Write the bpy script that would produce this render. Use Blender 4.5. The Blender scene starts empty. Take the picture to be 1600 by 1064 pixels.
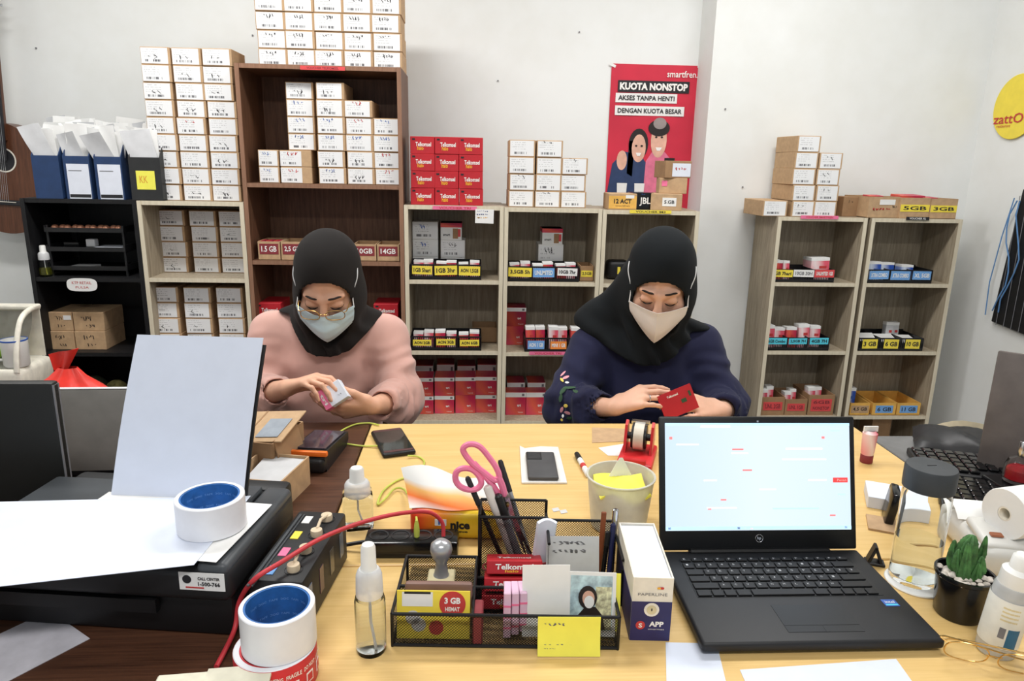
import bpy, bmesh, math, random
import numpy as np
from mathutils import Vector, Matrix, Euler

# ------------------------------------------------------------------ camera, light, exposure
SC = bpy.context.scene
COL = SC.collection
PI = math.pi
rad = math.radians
FPX, PITCH, ROLL, YAW, CAMZ = 1109.0, rad(14.04), rad(1.13), rad(3.37), 1.39
_fw = Vector((math.sin(YAW)*math.cos(PITCH), math.cos(YAW)*math.cos(PITCH), -math.sin(PITCH)))
_rt = Vector((math.cos(YAW), -math.sin(YAW), 0))
_up = _rt.cross(_fw)
_R = math.cos(ROLL)*_rt + math.sin(ROLL)*_up
_U = -math.sin(ROLL)*_rt + math.cos(ROLL)*_up
_C = Vector((0, 0, CAMZ))
cam_d = bpy.data.cameras.new('camera')
cam_d.sensor_fit = 'HORIZONTAL'; cam_d.sensor_width = 36.0
cam_d.lens = 36.0*FPX/1600.0
cam_d.clip_start = 0.02
cam = bpy.data.objects.new('camera', cam_d)
COL.objects.link(cam)
cam.matrix_world = Matrix((( _R.x, _U.x, -_fw.x, 0), (_R.y, _U.y, -_fw.y, 0), (_R.z, _U.z, -_fw.z, CAMZ), (0, 0, 0, 1)))
SC.camera = cam
vs = SC.view_settings
SC.display_settings.display_device = 'sRGB'
vs.view_transform = 'Standard'; vs.look = 'None'; vs.gamma = 1.0; vs.use_curve_mapping = False
vs.exposure = 0.24

world = bpy.data.worlds.new('world'); SC.world = world
world.use_nodes = True
world.node_tree.nodes['Background'].inputs[0].default_value = (0.85, 0.92, 1.0, 1)
world.node_tree.nodes['Background'].inputs[1].default_value = 0.5

def area_light(name, loc, size, energy, color=(1, 1, 1), rot=(0, 0, 0)):
    d = bpy.data.lights.new(name, 'AREA'); d.shape = 'RECTANGLE'
    d.size, d.size_y = size; d.energy = energy; d.color = color
    o = bpy.data.objects.new(name, d); COL.objects.link(o)
    o.location = loc; o.rotation_euler = rot
    return o
CEIL = 2.9
LAMPS = [(-1.05, 2.0, 29), (1.0, 2.0, 25), (0.0, -0.45, 27)]
for lx, ly, lw_ in LAMPS:
    area_light('ceiling_lamp_light', (lx, ly, CEIL-0.085), (1.15, 0.26), lw_, (1.0, 0.99, 0.975))
def at_y(px, py, Y):
    d = _fw + _R*((px-800)/FPX) + _U*((532-py)/FPX)
    return _C + d*(Y/d.y)
def at_z(px, py, z):
    d = _fw + _R*((px-800)/FPX) + _U*((532-py)/FPX)
    return _C + d*((z-CAMZ)/d.z)

# ------------------------------------------------------------------ materials
def lin(c):
    r = []
    for v in c[:3]:
        v /= 255.0
        r.append(v/12.92 if v <= 0.04045 else ((v+0.055)/1.055)**2.4)
    return (r[0], r[1], r[2], 1.0)
MATS = {}
class NT:
    def __init__(s, name, rough=0.6, metal=0.0, spec=0.4):
        s.m = bpy.data.materials.new(name); s.m.use_nodes = True
        s.t = s.m.node_tree; s.b = s.t.nodes['Principled BSDF']
        s.b.inputs['Roughness'].default_value = rough
        s.b.inputs['Metallic'].default_value = metal
        s.b.inputs['Specular IOR Level'].default_value = spec
    def n(s, typ, **kw):
        nd = s.t.nodes.new(typ)
        for k, v in kw.items(): setattr(nd, k, v)
        return nd
    def put(s, sock, v):
        if hasattr(v, 'is_output') or isinstance(v, bpy.types.NodeSocket): s.t.links.new(v, sock)
        else: sock.default_value = v
    def math(s, op, a, b=0.0, c=0.0):
        nd = s.n('ShaderNodeMath', operation=op)
        s.put(nd.inputs[0], a); s.put(nd.inputs[1], b); s.put(nd.inputs[2], c)
        return nd.outputs[0]
    def mix(s, f, a, b):
        nd = s.n('ShaderNodeMix', data_type='RGBA')
        s.put(nd.inputs[0], f); s.put(nd.inputs[6], a); s.put(nd.inputs[7], b)
        return nd.outputs[2]
    def coord(s, kind='Object'):
        return s.n('ShaderNodeTexCoord').outputs[kind]
    def noise(s, scale, detail=3, stretch=None, vec=None, rough=0.55):
        v = vec or s.coord()
        if stretch:
            mp = s.n('ShaderNodeMapping'); s.t.links.new(v, mp.inputs[0]); mp.inputs['Scale'].default_value = stretch; v = mp.outputs[0]
        nd = s.n('ShaderNodeTexNoise'); s.t.links.new(v, nd.inputs['Vector'])
        nd.inputs['Scale'].default_value = scale; nd.inputs['Detail'].default_value = detail; nd.inputs['Roughness'].default_value = rough
        return nd.outputs[0]
    def ramp(s, f, stops):
        nd = s.n('ShaderNodeValToRGB'); s.t.links.new(f, nd.inputs[0])
        el = nd.color_ramp.elements
        while len(el) < len(stops): el.new(0.5)
        for e, (p, c) in zip(el, stops): e.position = p; e.color = lin(c)
        return nd.outputs[0]
    def bump(s, h, strength=0.2, dist=0.002):
        nd = s.n('ShaderNodeBump'); s.t.links.new(h, nd.inputs['Height'])
        nd.inputs['Strength'].default_value = strength; nd.inputs['Distance'].default_value = dist
        s.t.links.new(nd.outputs[0], s.b.inputs['Normal'])
    def col(s, v): s.put(s.b.inputs['Base Color'], v)
    def band(s, v, lo, hi):
        return s.math('MULTIPLY', s.math('GREATER_THAN', v, lo), s.math('LESS_THAN', v, hi))

def M(name, c, rough=0.6, metal=0.0, spec=0.4, var=0.06, scale=25.0, bump=0.0, bscale=200.0, stretch=None, trans=0.0, ior=1.45, emis=None):
    if name in MATS: return MATS[name]
    k = NT(name, rough, metal, spec)
    c1 = tuple(max(0, min(255, v*(1-var))) for v in c); c2 = tuple(max(0, min(255, v*(1+var))) for v in c)
    k.col(k.ramp(k.noise(scale, 3, stretch), [(0.3, c1), (0.7, c2)]))
    if bump: k.bump(k.noise(bscale, 2, stretch), bump)
    if trans:
        k.b.inputs['Transmission Weight'].default_value = trans; k.b.inputs['IOR'].default_value = ior
    if emis:
        k.put(k.b.inputs['Emission Color'], lin(emis[0])); k.b.inputs['Emission Strength'].default_value = emis[1]
    MATS[name] = k.m
    return k.m
def wood(name, c_dark, c_light, axis='Z', rough=0.5, scale=9.0, bump=0.08, fine=0.25):
    k = NT(name, rough, 0, 0.35)
    st = {'Z': (9, 9, 0.7), 'X': (0.7, 9, 9), 'Y': (9, 0.7, 9)}[axis]
    a = k.noise(scale, 5, st, rough=0.7)
    st2 = {'Z': (60, 60, 1.2), 'X': (1.2, 60, 60), 'Y': (60, 1.2, 60)}[axis]
    b = k.noise(scale*0.9, 2, st2)
    f = k.math('ADD', k.math('MULTIPLY', a, 1-fine), k.math('MULTIPLY', b, fine))
    k.col(k.ramp(f, [(0.34, c_dark), (0.66, c_light)]))
    k.bump(f, bump, 0.001)
    MATS[name] = k.m
    return k.m
def glass(name, c=(255, 255, 255), rough=0.02, ior=1.45):
    k = NT(name, rough, 0, 0.5)
    k.col(lin(c)); k.b.inputs['Transmission Weight'].default_value = 1.0; k.b.inputs['IOR'].default_value = ior
    MATS[name] = k.m
    return k.m

def wall_mat():
    k = NT('wall_paint', 0.75, 0, 0.2)
    a = k.noise(1.3, 4); b = k.noise(9, 3)
    f = k.math('ADD', k.math('MULTIPLY', a, 0.7), k.math('MULTIPLY', b, 0.3))
    k.col(k.ramp(f, [(0.3, (229, 230, 226)), (0.6, (238, 240, 239))]))
    k.bump(k.noise(60, 3), 0.05)
    MATS['wall'] = k.m
wall_mat()
wood('beige_lam', (142, 129, 110), (186, 173, 150))
wood('beige_edge', (208, 197, 172), (226, 217, 195), bump=0.02)
wood('brown_lam', (84, 58, 43), (124, 88, 66))
wood('brown_edge', (130, 96, 75), (156, 118, 95), bump=0.02)
wood('black_lam', (17, 17, 19), (27, 27, 29), bump=0.02)
wood('yellow_top', (216, 179, 112), (231, 197, 133), axis='X', rough=0.32, scale=5, fine=0.4)
wood('walnut_top', (56, 35, 26), (100, 66, 48), axis='X', rough=0.38, scale=6, fine=0.45)
M('grey_top', (112, 112, 112), 0.5)
M('card', (190, 158, 122), 0.8, var=0.05, scale=40, bump=0.05)
M('card_dark', (160, 126, 92), 0.8, var=0.05)
M('card_yellow', (228, 178, 88), 0.75)
M('paper', (238, 238, 236), 0.7, var=0.015)
M('paper_blue', (226, 231, 242), 0.7, var=0.015)
M('paper_grey', (205, 206, 208), 0.75, var=0.03)
M('ink', (38, 38, 42), 0.6)
M('ink_blue', (62, 98, 176), 0.6)
M('ink_red', (196, 62, 60), 0.6)
M('ink_grey', (120, 120, 124), 0.6)
M('white_pl', (236, 236, 232), 0.35, var=0.01)
M('black_pl', (26, 26, 28), 0.42, var=0.05, bump=0.03, bscale=500)
M('black_gloss', (18, 18, 20), 0.18)
M('black_metal', (22, 22, 24), 0.4, 0.2)
M('red_box', (188, 38, 48), 0.45, var=0.03)
M('white_text', (246, 244, 240), 0.6, var=0.01)
M('tag_yellow', (244, 222, 78), 0.6, var=0.02)
M('tag_blue', (118, 170, 228), 0.6, var=0.02)
M('tag_cyan', (88, 208, 230), 0.6, var=0.02)
M('tag_orange', (244, 146, 66), 0.6, var=0.02)
M('tag_red', (220, 78, 80), 0.6, var=0.02)
M('tag_pink', (236, 118, 158), 0.6, var=0.03)
M('tag_maroon', (136, 52, 58), 0.6, var=0.03)
M('sticky', (246, 240, 96), 0.65, var=0.02)
M('chrome', (205, 207, 212), 0.18, 1.0, var=0.02)
M('gold', (214, 176, 110), 0.25, 1.0)
M('floor_tile', (120, 112, 104), 0.4)
glass('clear', (250, 252, 252), 0.02, 1.2); glass('water', (248, 252, 252), 0.0, 1.12)

def label_mat():
    k = NT('box_label', 0.6, 0, 0.3)
    sx = k.n('ShaderNodeSeparateXYZ'); k.t.links.new(k.coord('Generated'), sx.inputs[0])
    x, z = sx.outputs[0], sx.outputs[2]
    rnd = k.n('ShaderNodeObjectInfo').outputs['Random']
    r50 = k.math('MULTIPLY', rnd, 50.0)
    def white(u, v):
        cb = k.n('ShaderNodeCombineXYZ'); k.put(cb.inputs[0], u); k.put(cb.inputs[1], v); k.put(cb.inputs[2], r50)
        w = k.n('ShaderNodeTexWhiteNoise', noise_dimensions='3D'); k.t.links.new(cb.outputs[0], w.inputs['Vector'])
        return w.outputs['Value']
    bars = k.math('GREATER_THAN', white(k.math('FLOOR', k.math('MULTIPLY', x, 62)), 1.0), 0.45)
    bars = k.math('MULTIPLY', bars, k.math('MULTIPLY', k.band(z, 0.12, 0.27), k.band(x, 0.14, 0.74)))
    zl = k.math('MULTIPLY', z, 7.0)
    tx = k.math('GREATER_THAN', white(k.math('FLOOR', k.math('MULTIPLY', x, 34)), k.math('FLOOR', zl)), 0.42)
    tx = k.math('MULTIPLY', tx, k.math('MULTIPLY', k.math('LESS_THAN', k.math('FRACT', zl), 0.34), k.math('MULTIPLY', k.band(z, 0.42, 0.93), k.band(x, 0.07, 0.66))))
    tx = k.math('MULTIPLY', tx, 0.3)
    k.col(k.mix(k.math('MAXIMUM', k.math('MULTIPLY', bars, 0.85), tx), lin((236, 237, 238)), lin((60, 60, 66))))
    MATS['box_label'] = k.m
label_mat()
def voucher_mat(name, a, b, c):
    k = NT(name, 0.4, 0, 0.4)
    sx = k.n('ShaderNodeSeparateXYZ'); k.t.links.new(k.coord('Generated'), sx.inputs[0])
    rnd = k.n('ShaderNodeObjectInfo').outputs['Random']
    f = k.math('ADD', k.math('MULTIPLY', sx.outputs[0], 0.55), k.math('MULTIPLY', sx.outputs[2], 0.35))
    f = k.math('ADD', f, k.math('MULTIPLY', k.math('SUBTRACT', k.noise(9, 2), 0.5), 0.5))
    f = k.math('ADD', f, k.math('MULTIPLY', rnd, 0.15))
    k.col(k.ramp(f, [(0.15, a), (0.45, b), (0.8, c)]))
    MATS[name] = k.m
voucher_mat('voucher_pink', (216, 66, 100), (226, 96, 74), (190, 40, 76))
voucher_mat('voucher_dark', (160, 34, 52), (190, 70, 50), (150, 30, 60))
voucher_mat('voucher_pastel', (236, 150, 160), (246, 226, 226), (226, 90, 110))
voucher_mat('voucher_blue', (60, 110, 205), (225, 235, 248), (40, 84, 180))

# ------------------------------------------------------------------ mesh helpers
class MB:
    def __init__(s): s.v, s.f = [], []
    def add(s, vs_, fs):
        o = len(s.v); s.v += [tuple(p) for p in vs_]; s.f += [tuple(i+o for i in q) for q in fs]; return s
    def box(s, c, d, rot=None):
        x, y, z = d[0]/2, d[1]/2, d[2]/2
        P = [Vector(p) for p in ((-x,-y,-z),(x,-y,-z),(x,y,-z),(-x,y,-z),(-x,-y,z),(x,-y,z),(x,y,z),(-x,y,z))]
        if rot is not None:
            R_ = rot if isinstance(rot, Matrix) else Euler(rot).to_matrix()
            P = [R_ @ p for p in P]
        c = Vector(c)
        return s.add([p+c for p in P], [(0,3,2,1),(4,5,6,7),(0,1,5,4),(1,2,6,5),(2,3,7,6),(3,0,4,7)])
    def bbox(s, c, d, bev=0.002, seg=1, rot=None):
        bm = bmesh.new(); bmesh.ops.create_cube(bm, size=1.0)
        for v in bm.verts: v.co = Vector((v.co.x*d[0], v.co.y*d[1], v.co.z*d[2]))
        bmesh.ops.bevel(bm, geom=list(bm.edges), offset=min(bev, min(d)*0.49), segments=seg, affect='EDGES', profile=0.5)
        R_ = None if rot is None else (rot if isinstance(rot, Matrix) else Euler(rot).to_matrix())
        c = Vector(c); bm.verts.index_update()
        P = [((R_ @ v.co) if R_ else v.co)+c for v in bm.verts]
        F_ = [[v.index for v in f.verts] for f in bm.faces]
        bm.free()
        return s.add(P, F_)
    def tube(s, path, r, n=8, cap=True, closed=False):
        path = [Vector(p) for p in path]; m = len(path); rs = r if isinstance(r, (list, tuple)) else [r]*m
        V, F_ = [], []; prev = None
        for i, p in enumerate(path):
            a = path[i-1] if (i > 0 or closed) else p
            b = path[(i+1) % m] if (i < m-1 or closed) else p
            t = (b-a)
            t = t.normalized() if t.length > 1e-9 else Vector((0, 0, 1))
            if prev is None:
                u = t.orthogonal().normalized()
            else:
                u = prev - t*prev.dot(t); u = u.normalized() if u.length > 1e-6 else t.orthogonal().normalized()
            prev = u; w = t.cross(u)
            for j in range(n):
                g = 2*PI*j/n; V.append(p + (u*math.cos(g)+w*math.sin(g))*rs[i])
        for i in range(m if closed else m-1):
            for j in range(n):
                a, b = i*n+j, i*n+(j+1) % n; c, d = ((i+1) % m)*n+(j+1) % n, ((i+1) % m)*n+j
                F_.append((a, b, c, d))
        if cap and not closed:
            F_.append(tuple(range(n-1, -1, -1))); F_.append(tuple(range((m-1)*n, m*n)))
        return s.add(V, F_)
    def lathe(s, prof, n=28, c=(0, 0, 0), rot=None):
        V, F_ = [], []; c = Vector(c); R_ = None if rot is None else Euler(rot).to_matrix()
        for r, z in prof:
            for j in range(n):
                g = 2*PI*j/n; p = Vector((max(r, 1e-5)*math.cos(g), max(r, 1e-5)*math.sin(g), z))
                V.append((R_ @ p if R_ else p)+c)
        for i in range(len(prof)-1):
            for j in range(n):
                F_.append((i*n+j, i*n+(j+1) % n, (i+1)*n+(j+1) % n, (i+1)*n+j))
        return s.add(V, F_)
    def prism(s, poly, d, frame):
        # poly: 2-D points; frame(u,v,w)->3-D point; w from 0 to d
        n = len(poly)
        V = [frame(u, v, 0) for u, v in poly]+[frame(u, v, d) for u, v in poly]
        F_ = [tuple(range(n-1, -1, -1)), tuple(range(n, 2*n))]+[(i, (i+1) % n, n+(i+1) % n, n+i) for i in range(n)]
        return s.add(V, F_)
    def sheet(s, fn, nu, nv, thick=0.0):
        V = [Vector(fn(i/nu, j/nv)) for j in range(nv+1) for i in range(nu+1)]
        F_ = [(j*(nu+1)+i, j*(nu+1)+i+1, (j+1)*(nu+1)+i+1, (j+1)*(nu+1)+i) for j in range(nv) for i in range(nu)]
        if thick:
            N = len(V); nrm = [Vector((0, 0, 0)) for _ in V]
            for q in F_:
                nn = (V[q[1]]-V[q[0]]).cross(V[q[3]]-V[q[0]])
                for i in q: nrm[i] += nn
            V += [p - m_.normalized()*thick for p, m_ in zip(V, nrm)]
            F2 = [tuple(i+N for i in reversed(q)) for q in F_]
            rim = [i for i in range(nu+1)]+[j*(nu+1)+nu for j in range(1, nv+1)]+[nv*(nu+1)+i for i in range(nu-1, -1, -1)]+[j*(nu+1) for j in range(nv-1, 0, -1)]
            F3 = [(rim[(k+1) % len(rim)], rim[k], rim[k]+N, rim[(k+1) % len(rim)]+N) for k in range(len(rim))]
            F_ = F_+F2+F3
        return s.add(V, F_)
    def sphere(s, c, r, nu=16, nv=10):
        rr = r if isinstance(r, (tuple, list)) else (r, r, r); V, F_ = [], []
        for j in range(nv+1):
            t = PI*j/nv
            for i in range(nu):
                g = 2*PI*i/nu
                V.append((c[0]+rr[0]*max(math.sin(t), 1e-4)*math.cos(g), c[1]+rr[1]*max(math.sin(t), 1e-4)*math.sin(g), c[2]+rr[2]*math.cos(t)))
        for j in range(nv):
            for i in range(nu):
                F_.append((j*nu+i, (j+1)*nu+i, (j+1)*nu+(i+1) % nu, j*nu+(i+1) % nu))
        return s.add(V, F_)
    def mesh(s, name, mat, smooth=False, angle=0.7):
        me = bpy.data.meshes.new(name); me.from_pydata(s.v, [], s.f); me.validate(); me.update()
        if mat is not None: me.materials.append(MATS[mat] if isinstance(mat, str) else mat)
        if smooth:
            me.polygons.foreach_set('use_smooth', [True]*len(me.polygons))
            if angle: me.set_sharp_from_angle(angle=angle)
        return me
    def obj(s, name, mat, parent=None, smooth=False, loc=(0, 0, 0), rot=(0, 0, 0)):
        return link(name, s.mesh(name, mat, smooth), parent, loc, rot)
def link(name, me, parent=None, loc=(0, 0, 0), rot=(0, 0, 0)):
    o = bpy.data.objects.new(name, me); COL.objects.link(o)
    o.location = loc; o.rotation_euler = rot
    if parent is not None: o.parent = parent
    return o
def tag(o, label, cat, group=None):
    o['label'] = label; o['category'] = cat
    if group: o['group'] = group
    return o
def thing(name, label, cat, loc=(0, 0, 0), rz=0.0, group=None, rot=None):
    o = bpy.data.objects.new(name, None); COL.objects.link(o); o.empty_display_size = 0.02
    o.location = loc; o.rotation_euler = rot if rot else (0, 0, rz)
    return tag(o, label, cat, group)
def struct(o): o['kind'] = 'structure'; return o
_cache = {}
def cbox(d, bev, mat):
    key = ('b', tuple(round(v, 4) for v in d), bev, mat)
    if key not in _cache: _cache[key] = (MB().bbox((0, 0, 0), d, bev) if bev else MB().box((0, 0, 0), d)).mesh('box_shape', mat)
    return _cache[key]
def bx(parent, name, mat, c, d, bev=0.0, rot=(0, 0, 0)):
    return link(name, cbox(d, bev, mat), parent, c, rot)
_tx = {}
def text(parent, s, mat, loc, w, h, rot=(PI/2, 0, 0), bold=0.0, name='lettering'):
    key = (s, mat, bold)
    if key not in _tx:
        cu = bpy.data.curves.new('lettering', 'FONT'); cu.body = s; cu.align_x = 'CENTER'; cu.align_y = 'CENTER'
        cu.resolution_u = 2; cu.offset = bold; cu.size = 1.0
        ob = bpy.data.objects.new('lettering_src', cu)
        me = bpy.data.meshes.new_from_object(ob)
        bpy.data.objects.remove(ob); bpy.data.curves.remove(cu)
        xs = [v.co.x for v in me.vertices]; ys = [v.co.y for v in me.vertices]
        cx, cy = (min(xs)+max(xs))/2, (min(ys)+max(ys))/2; sx, sy = max(xs)-min(xs), max(ys)-min(ys)
        for v in me.vertices: v.co.x = (v.co.x-cx)/sx; v.co.y = (v.co.y-cy)/sy
        me.materials.clear(); me.materials.append(MATS[mat]); me.update()
        _tx[key] = me
    o = link(name, _tx[key], parent, loc, rot); o.scale = (w, h, 1)
    return o
RND = random.Random(7)
def scribble(seed, n=3):
    key = ('s', seed, n)
    if key in _cache: return _cache[key]
    r = random.Random(seed); mb = MB()
    def seg(a, b, w):
        d = Vector((b[0]-a[0], 0, b[1]-a[1])); 
        if d.length < 1e-5: return
        q = Vector((-d.z, 0, d.x)).normalized()*w
        A, B_ = Vector((a[0], 0, a[1])), Vector((b[0], 0, b[1]))
        mb.add([A-q, B_-q, B_+q, A+q], [(0, 1, 2, 3)])
    for i in range(n):
        x0 = i/n; p = (x0+r.uniform(0, .1), r.uniform(.6, 1))
        for j in range(r.choice((2, 3, 4))):
            q = (x0+r.uniform(0.02, .8/n), r.uniform(0, 1)); seg(p, q, 0.035); p = q
    _cache[key] = mb
    return mb
_scr = {}
def handwriting(parent, loc, w, h, mat='ink', seed=None, n=3):
    seed = RND.randrange(14) if seed is None else seed
    k = (seed, n, mat)
    if k not in _scr: _scr[k] = scribble(seed, n).mesh('handwriting', mat)
    o = link('handwriting', _scr[k], parent, loc); o.scale = (w, 1, h)
    return o
ORD = ['first', 'second', 'third', 'fourth', 'fifth', 'sixth', 'seventh', 'eighth', 'ninth', 'tenth']

# ------------------------------------------------------------------ the room
WY, WY2, WX = 3.38, 3.18, 2.25          # back wall, its nearer stretch, side wall
XL, YN = -2.6, -2.6
def wallbox(name, c, d, mat='wall'):
    return struct(bx(None, name, mat, c, d))
wallbox('wall_back', ((XL+1.02)/2, WY+0.05, CEIL/2), (1.02-XL, 0.1, CEIL))
wallbox('wall_back_pillar', ((1.02+WX)/2, WY2+0.15, CEIL/2), (WX-1.02, 0.3, CEIL))
wallbox('wall_right', (WX+0.05, (YN+WY2+0.3)/2, CEIL/2), (0.1, WY2+0.3-YN, CEIL))
wallbox('wall_left', (XL-0.05, (YN+WY+0.1)/2, CEIL/2), (0.1, WY+0.1-YN, CEIL))
wallbox('floor', ((XL+WX)/2, (YN+WY)/2, -0.025), (WX-XL+0.2, WY-YN+0.3, 0.05), 'floor_tile')
wallbox('ceiling', ((XL+WX)/2, (YN+WY)/2, CEIL+0.025), (WX-XL+0.2, WY-YN+0.3, 0.05))
for k, (lx, ly, _e) in enumerate(LAMPS):
    t = thing('ceiling_lamp', ['white tube lamp above the black and beige shelves', 'white tube lamp above the pair of shelves by the side wall', 'white tube lamp above where the photographer stands'][k], 'lamp', (lx, ly, CEIL))
    bx(t, 'housing', 'white_pl', (0, 0, -0.03), (1.24, 0.3, 0.06), 0.006)
    bx(t, 'diffuser', M('lamp_diffuser', (250, 250, 246), 0.4, emis=((255, 250, 240), 1.5)) and 'lamp_diffuser', (0, 0, -0.07), (1.2, 0.27, 0.02), 0.004)
# ------------------------------------------------------------------ shelving units
def shelf_unit(name, label, x0, x1, yf, depth, boards, lam, edge, bottom=0.04, tk=0.016, edge_w=None):
    """boards: z of each board's top surface, first is the top of the unit"""
    w = x1-x0
    t = thing(name, label, 'shelf', ((x0+x1)/2, yf+depth/2, 0))
    h = boards[0]
    ew = edge_w or tk
    for sx in (-1, 1):
        p = bx(t, 'side_panel', lam, (sx*(w/2-tk/2), 0.001, h/2), (tk, depth-0.002, h))
        bx(p, 'edging', edge, (0, -depth/2+0.0, 0), (tk, 0.002, h))
    for k, z in enumerate(list(boards)+[bottom]):
        nm = 'top_board' if k == 0 else ('bottom_board' if z == bottom else 'shelf_board')
        p = bx(t, nm, lam, (0, 0.002, z-tk/2), (w-2*tk, depth-0.006, tk))
        bx(p, 'edging', edge, (0, -depth/2+0.002, 0), (w-2*tk, 0.002, tk))
    bx(t, 'back_panel', lam, (0, depth/2-0.003, h/2), (w-2*tk, 0.004, h-0.02))
    return t
MY = 2.85
BB = [1.222, 0.925, 0.628, 0.324]
shelf_unit('shelf_unit', 'pale beige open shelf unit with red boxes stacked on its top', -0.268, 0.126, MY, 0.3, BB, 'beige_lam', 'beige_edge')
shelf_unit('shelf_unit', 'pale beige open shelf unit with white cartons stacked on its top', 0.128, 0.520, MY, 0.3, [z-0.004 for z in BB], 'beige_lam', 'beige_edge')
shelf_unit('shelf_unit', 'pale beige open shelf unit below the red poster', 0.522, 0.915, MY, 0.3, [z-0.007 for z in BB], 'beige_lam', 'beige_edge')
shelf_unit('shelf_unit', 'pale beige shelf unit full of cartons between black and brown shelves', -1.289, -0.886, MY, 0.3, [1.222, 0.922, 0.622, 0.322], 'beige_lam', 'beige_edge')
shelf_unit('bookcase', 'tall brown wooden bookcase behind the person in pink', -0.884, -0.27, MY, 0.3, [1.73, 1.296, 0.996, 0.69, 0.38], 'brown_lam', 'brown_edge')
shelf_unit('shelf_unit', 'black open shelf unit carrying the magazine files', -1.722, -1.291, MY, 0.3, [1.224, 0.920, 0.615, 0.31], 'black_lam', 'black_lam')
RY = 2.93
RB = [1.194, 0.917, 0.614, 0.313]
shelf_unit('shelf_unit', 'beige shelf unit beside the wall pillar with a stepped carton stack on top', 1.275, 1.660, RY, 0.24, RB, 'beige_lam', 'beige_edge')
shelf_unit('shelf_unit', 'beige shelf unit nearest the side wall with labelled cartons on top', 1.678, 2.075, RY, 0.24, RB, 'beige_lam', 'beige_edge')

# ------------------------------------------------------------------ small cartons with white labels
def carton(x, yf, z, w, h, d, label, group, rz=0.0, lab=(0.03, 0.86), hand=None, mat='card', name='carton_box', labmat='box_label', taped=True):
    t = thing(name, label, 'box', (x, yf+d/2, z), rz, group)
    bx(t, 'body', mat, (0, 0, h/2), (w, d, h), 0.0015)
    if lab:
        lw = w*lab[1]
        bx(t, 'label', labmat, (-w/2+w*lab[0]+lw/2, -d/2-0.0004, h*0.5), (lw, 0.0008, h*0.9))
    if hand:
        handwriting(t, (-w*0.28+RND.uniform(0, .12)*w, -d/2-0.0012, h*hand[1]), w*0.36, h*0.25, hand[0], n=hand[2] if len(hand) > 2 else 3)
    return t
def stack(cols, z0, yf, w, h, d, rows_of, where, group, base_lab, hand=None, jit=0.003, lab=(0.03, 0.88)):
    """cols: x centres; rows_of: number of rows per column"""
    for c, x in enumerate(cols):
        n = rows_of[c]
        for r in range(n):
            hd = hand(c, r) if hand else None
            lbl = f'{base_lab}, {ORD[n-1-r]} from top, {ORD[c]} column from {where}'
            carton(x+RND.uniform(-jit, jit), yf+RND.uniform(0, jit*2), z0+r*h, w, h-0.0008, d, lbl, group, RND.uniform(-0.015, 0.015), lab, hd)

# on the beige unit beside the black one: nine rows of three
def P3(px, Y): return at_y(px, 320, Y).x
stack([-1.183, -1.069, -0.957], 1.222, 2.89, 0.108, 0.0625, 0.17, [9, 9, 9], 'the magazine files', 'cartons in the nine-row stack', 'small carton in the nine-row stack',
      lambda c, r: ('ink', 0.32, 2) if RND.random() < .5 else (('ink_red', 0.6, 2) if (c, r) == (1, 4) else None), lab=(0.02, 0.9))
# on top of the brown bookcase: five columns of five
bt = [at_y(p, 60, 2.93).x for p in (424, 469, 514, 559, 604)]
stack(bt, 1.73, 2.93, 0.110, 0.0655, 0.18, [5]*5, 'the guitar side', 'cartons on top of the brown bookcase', 'carton on top of the brown bookcase',
      lambda c, r: ('ink', 0.62, 4), lab=(0.03, 0.89))
# inside the bookcase's upper compartment
zc = 1.296; g = 'cartons in the bookcase upper compartment'
def xat(px, Y=2.88): return at_y(px, 250, Y).x
def inkpick(c, r): return RND.choice([('ink_blue', 0.68, 4), ('ink_blue', 0.68, 3), ('ink', 0.3, 3)])
stack([xat(519), xat(563), xat(606)], zc, 2.88, 0.106, 0.063, 0.2, [6, 5, 4], 'the compartment middle', g, 'marked carton in bookcase upper compartment',
      lambda c, r: ('ink_red', 0.7, 3) if (c, r) in ((1, 4), (1, 3), (2, 0), (2, 1)) else inkpick(c, r))
for r in range(6):
    wide = r < 2
    if wide:
        carton(xat(461), 2.885, zc+r*0.063, 0.118, 0.0622, 0.2, f'wide carton with bare brown end in bookcase upper compartment, {ORD[1-r]} from top', g, 0.02, (0.0, 0.68), ('ink_red', .65, 3))
        carton(xat(420), 2.882, zc+r*0.063, 0.078, 0.0622, 0.2, f'narrow carton beside bookcase side panel, {ORD[1-r]} from top', g, -0.02, (0.04, 0.9), ('ink_blue', .65, 3))
    else:
        carton(xat(471), 2.90, zc+r*0.063, 0.104, 0.0622, 0.19, f'carton above the wide ones in bookcase upper compartment, {ORD[5-r]} from top', g, 0.01, (0.03, 0.9), inkpick(0, 0))
# beige unit full of cartons: upper and middle compartment
for (zb, rows, yy, xs, nm) in ((0.922, 4, 3.0, (272, 322, 366), 'upper'), (0.622, 4, 2.9, (259, 310, 360), 'lower')):
    for c, px in enumerate(xs):
        x = at_y(px, 400 if nm == 'upper' else 490, yy).x
        for r in range(rows):
            carton(x+RND.uniform(-.002, .002), yy+RND.uniform(0, .006), zb+r*0.0640, 0.106, 0.0632, 0.14,
                   f'carton in {nm} compartment beside the bookcase, {ORD[rows-1-r]} from top, {ORD[c]} column from black shelf', f'cartons in the {nm} compartment of the beige unit', RND.uniform(-.02, .02), (0.02, 0.9), ('ink', .3, 1) if RND.random() < .4 else None)
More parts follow.
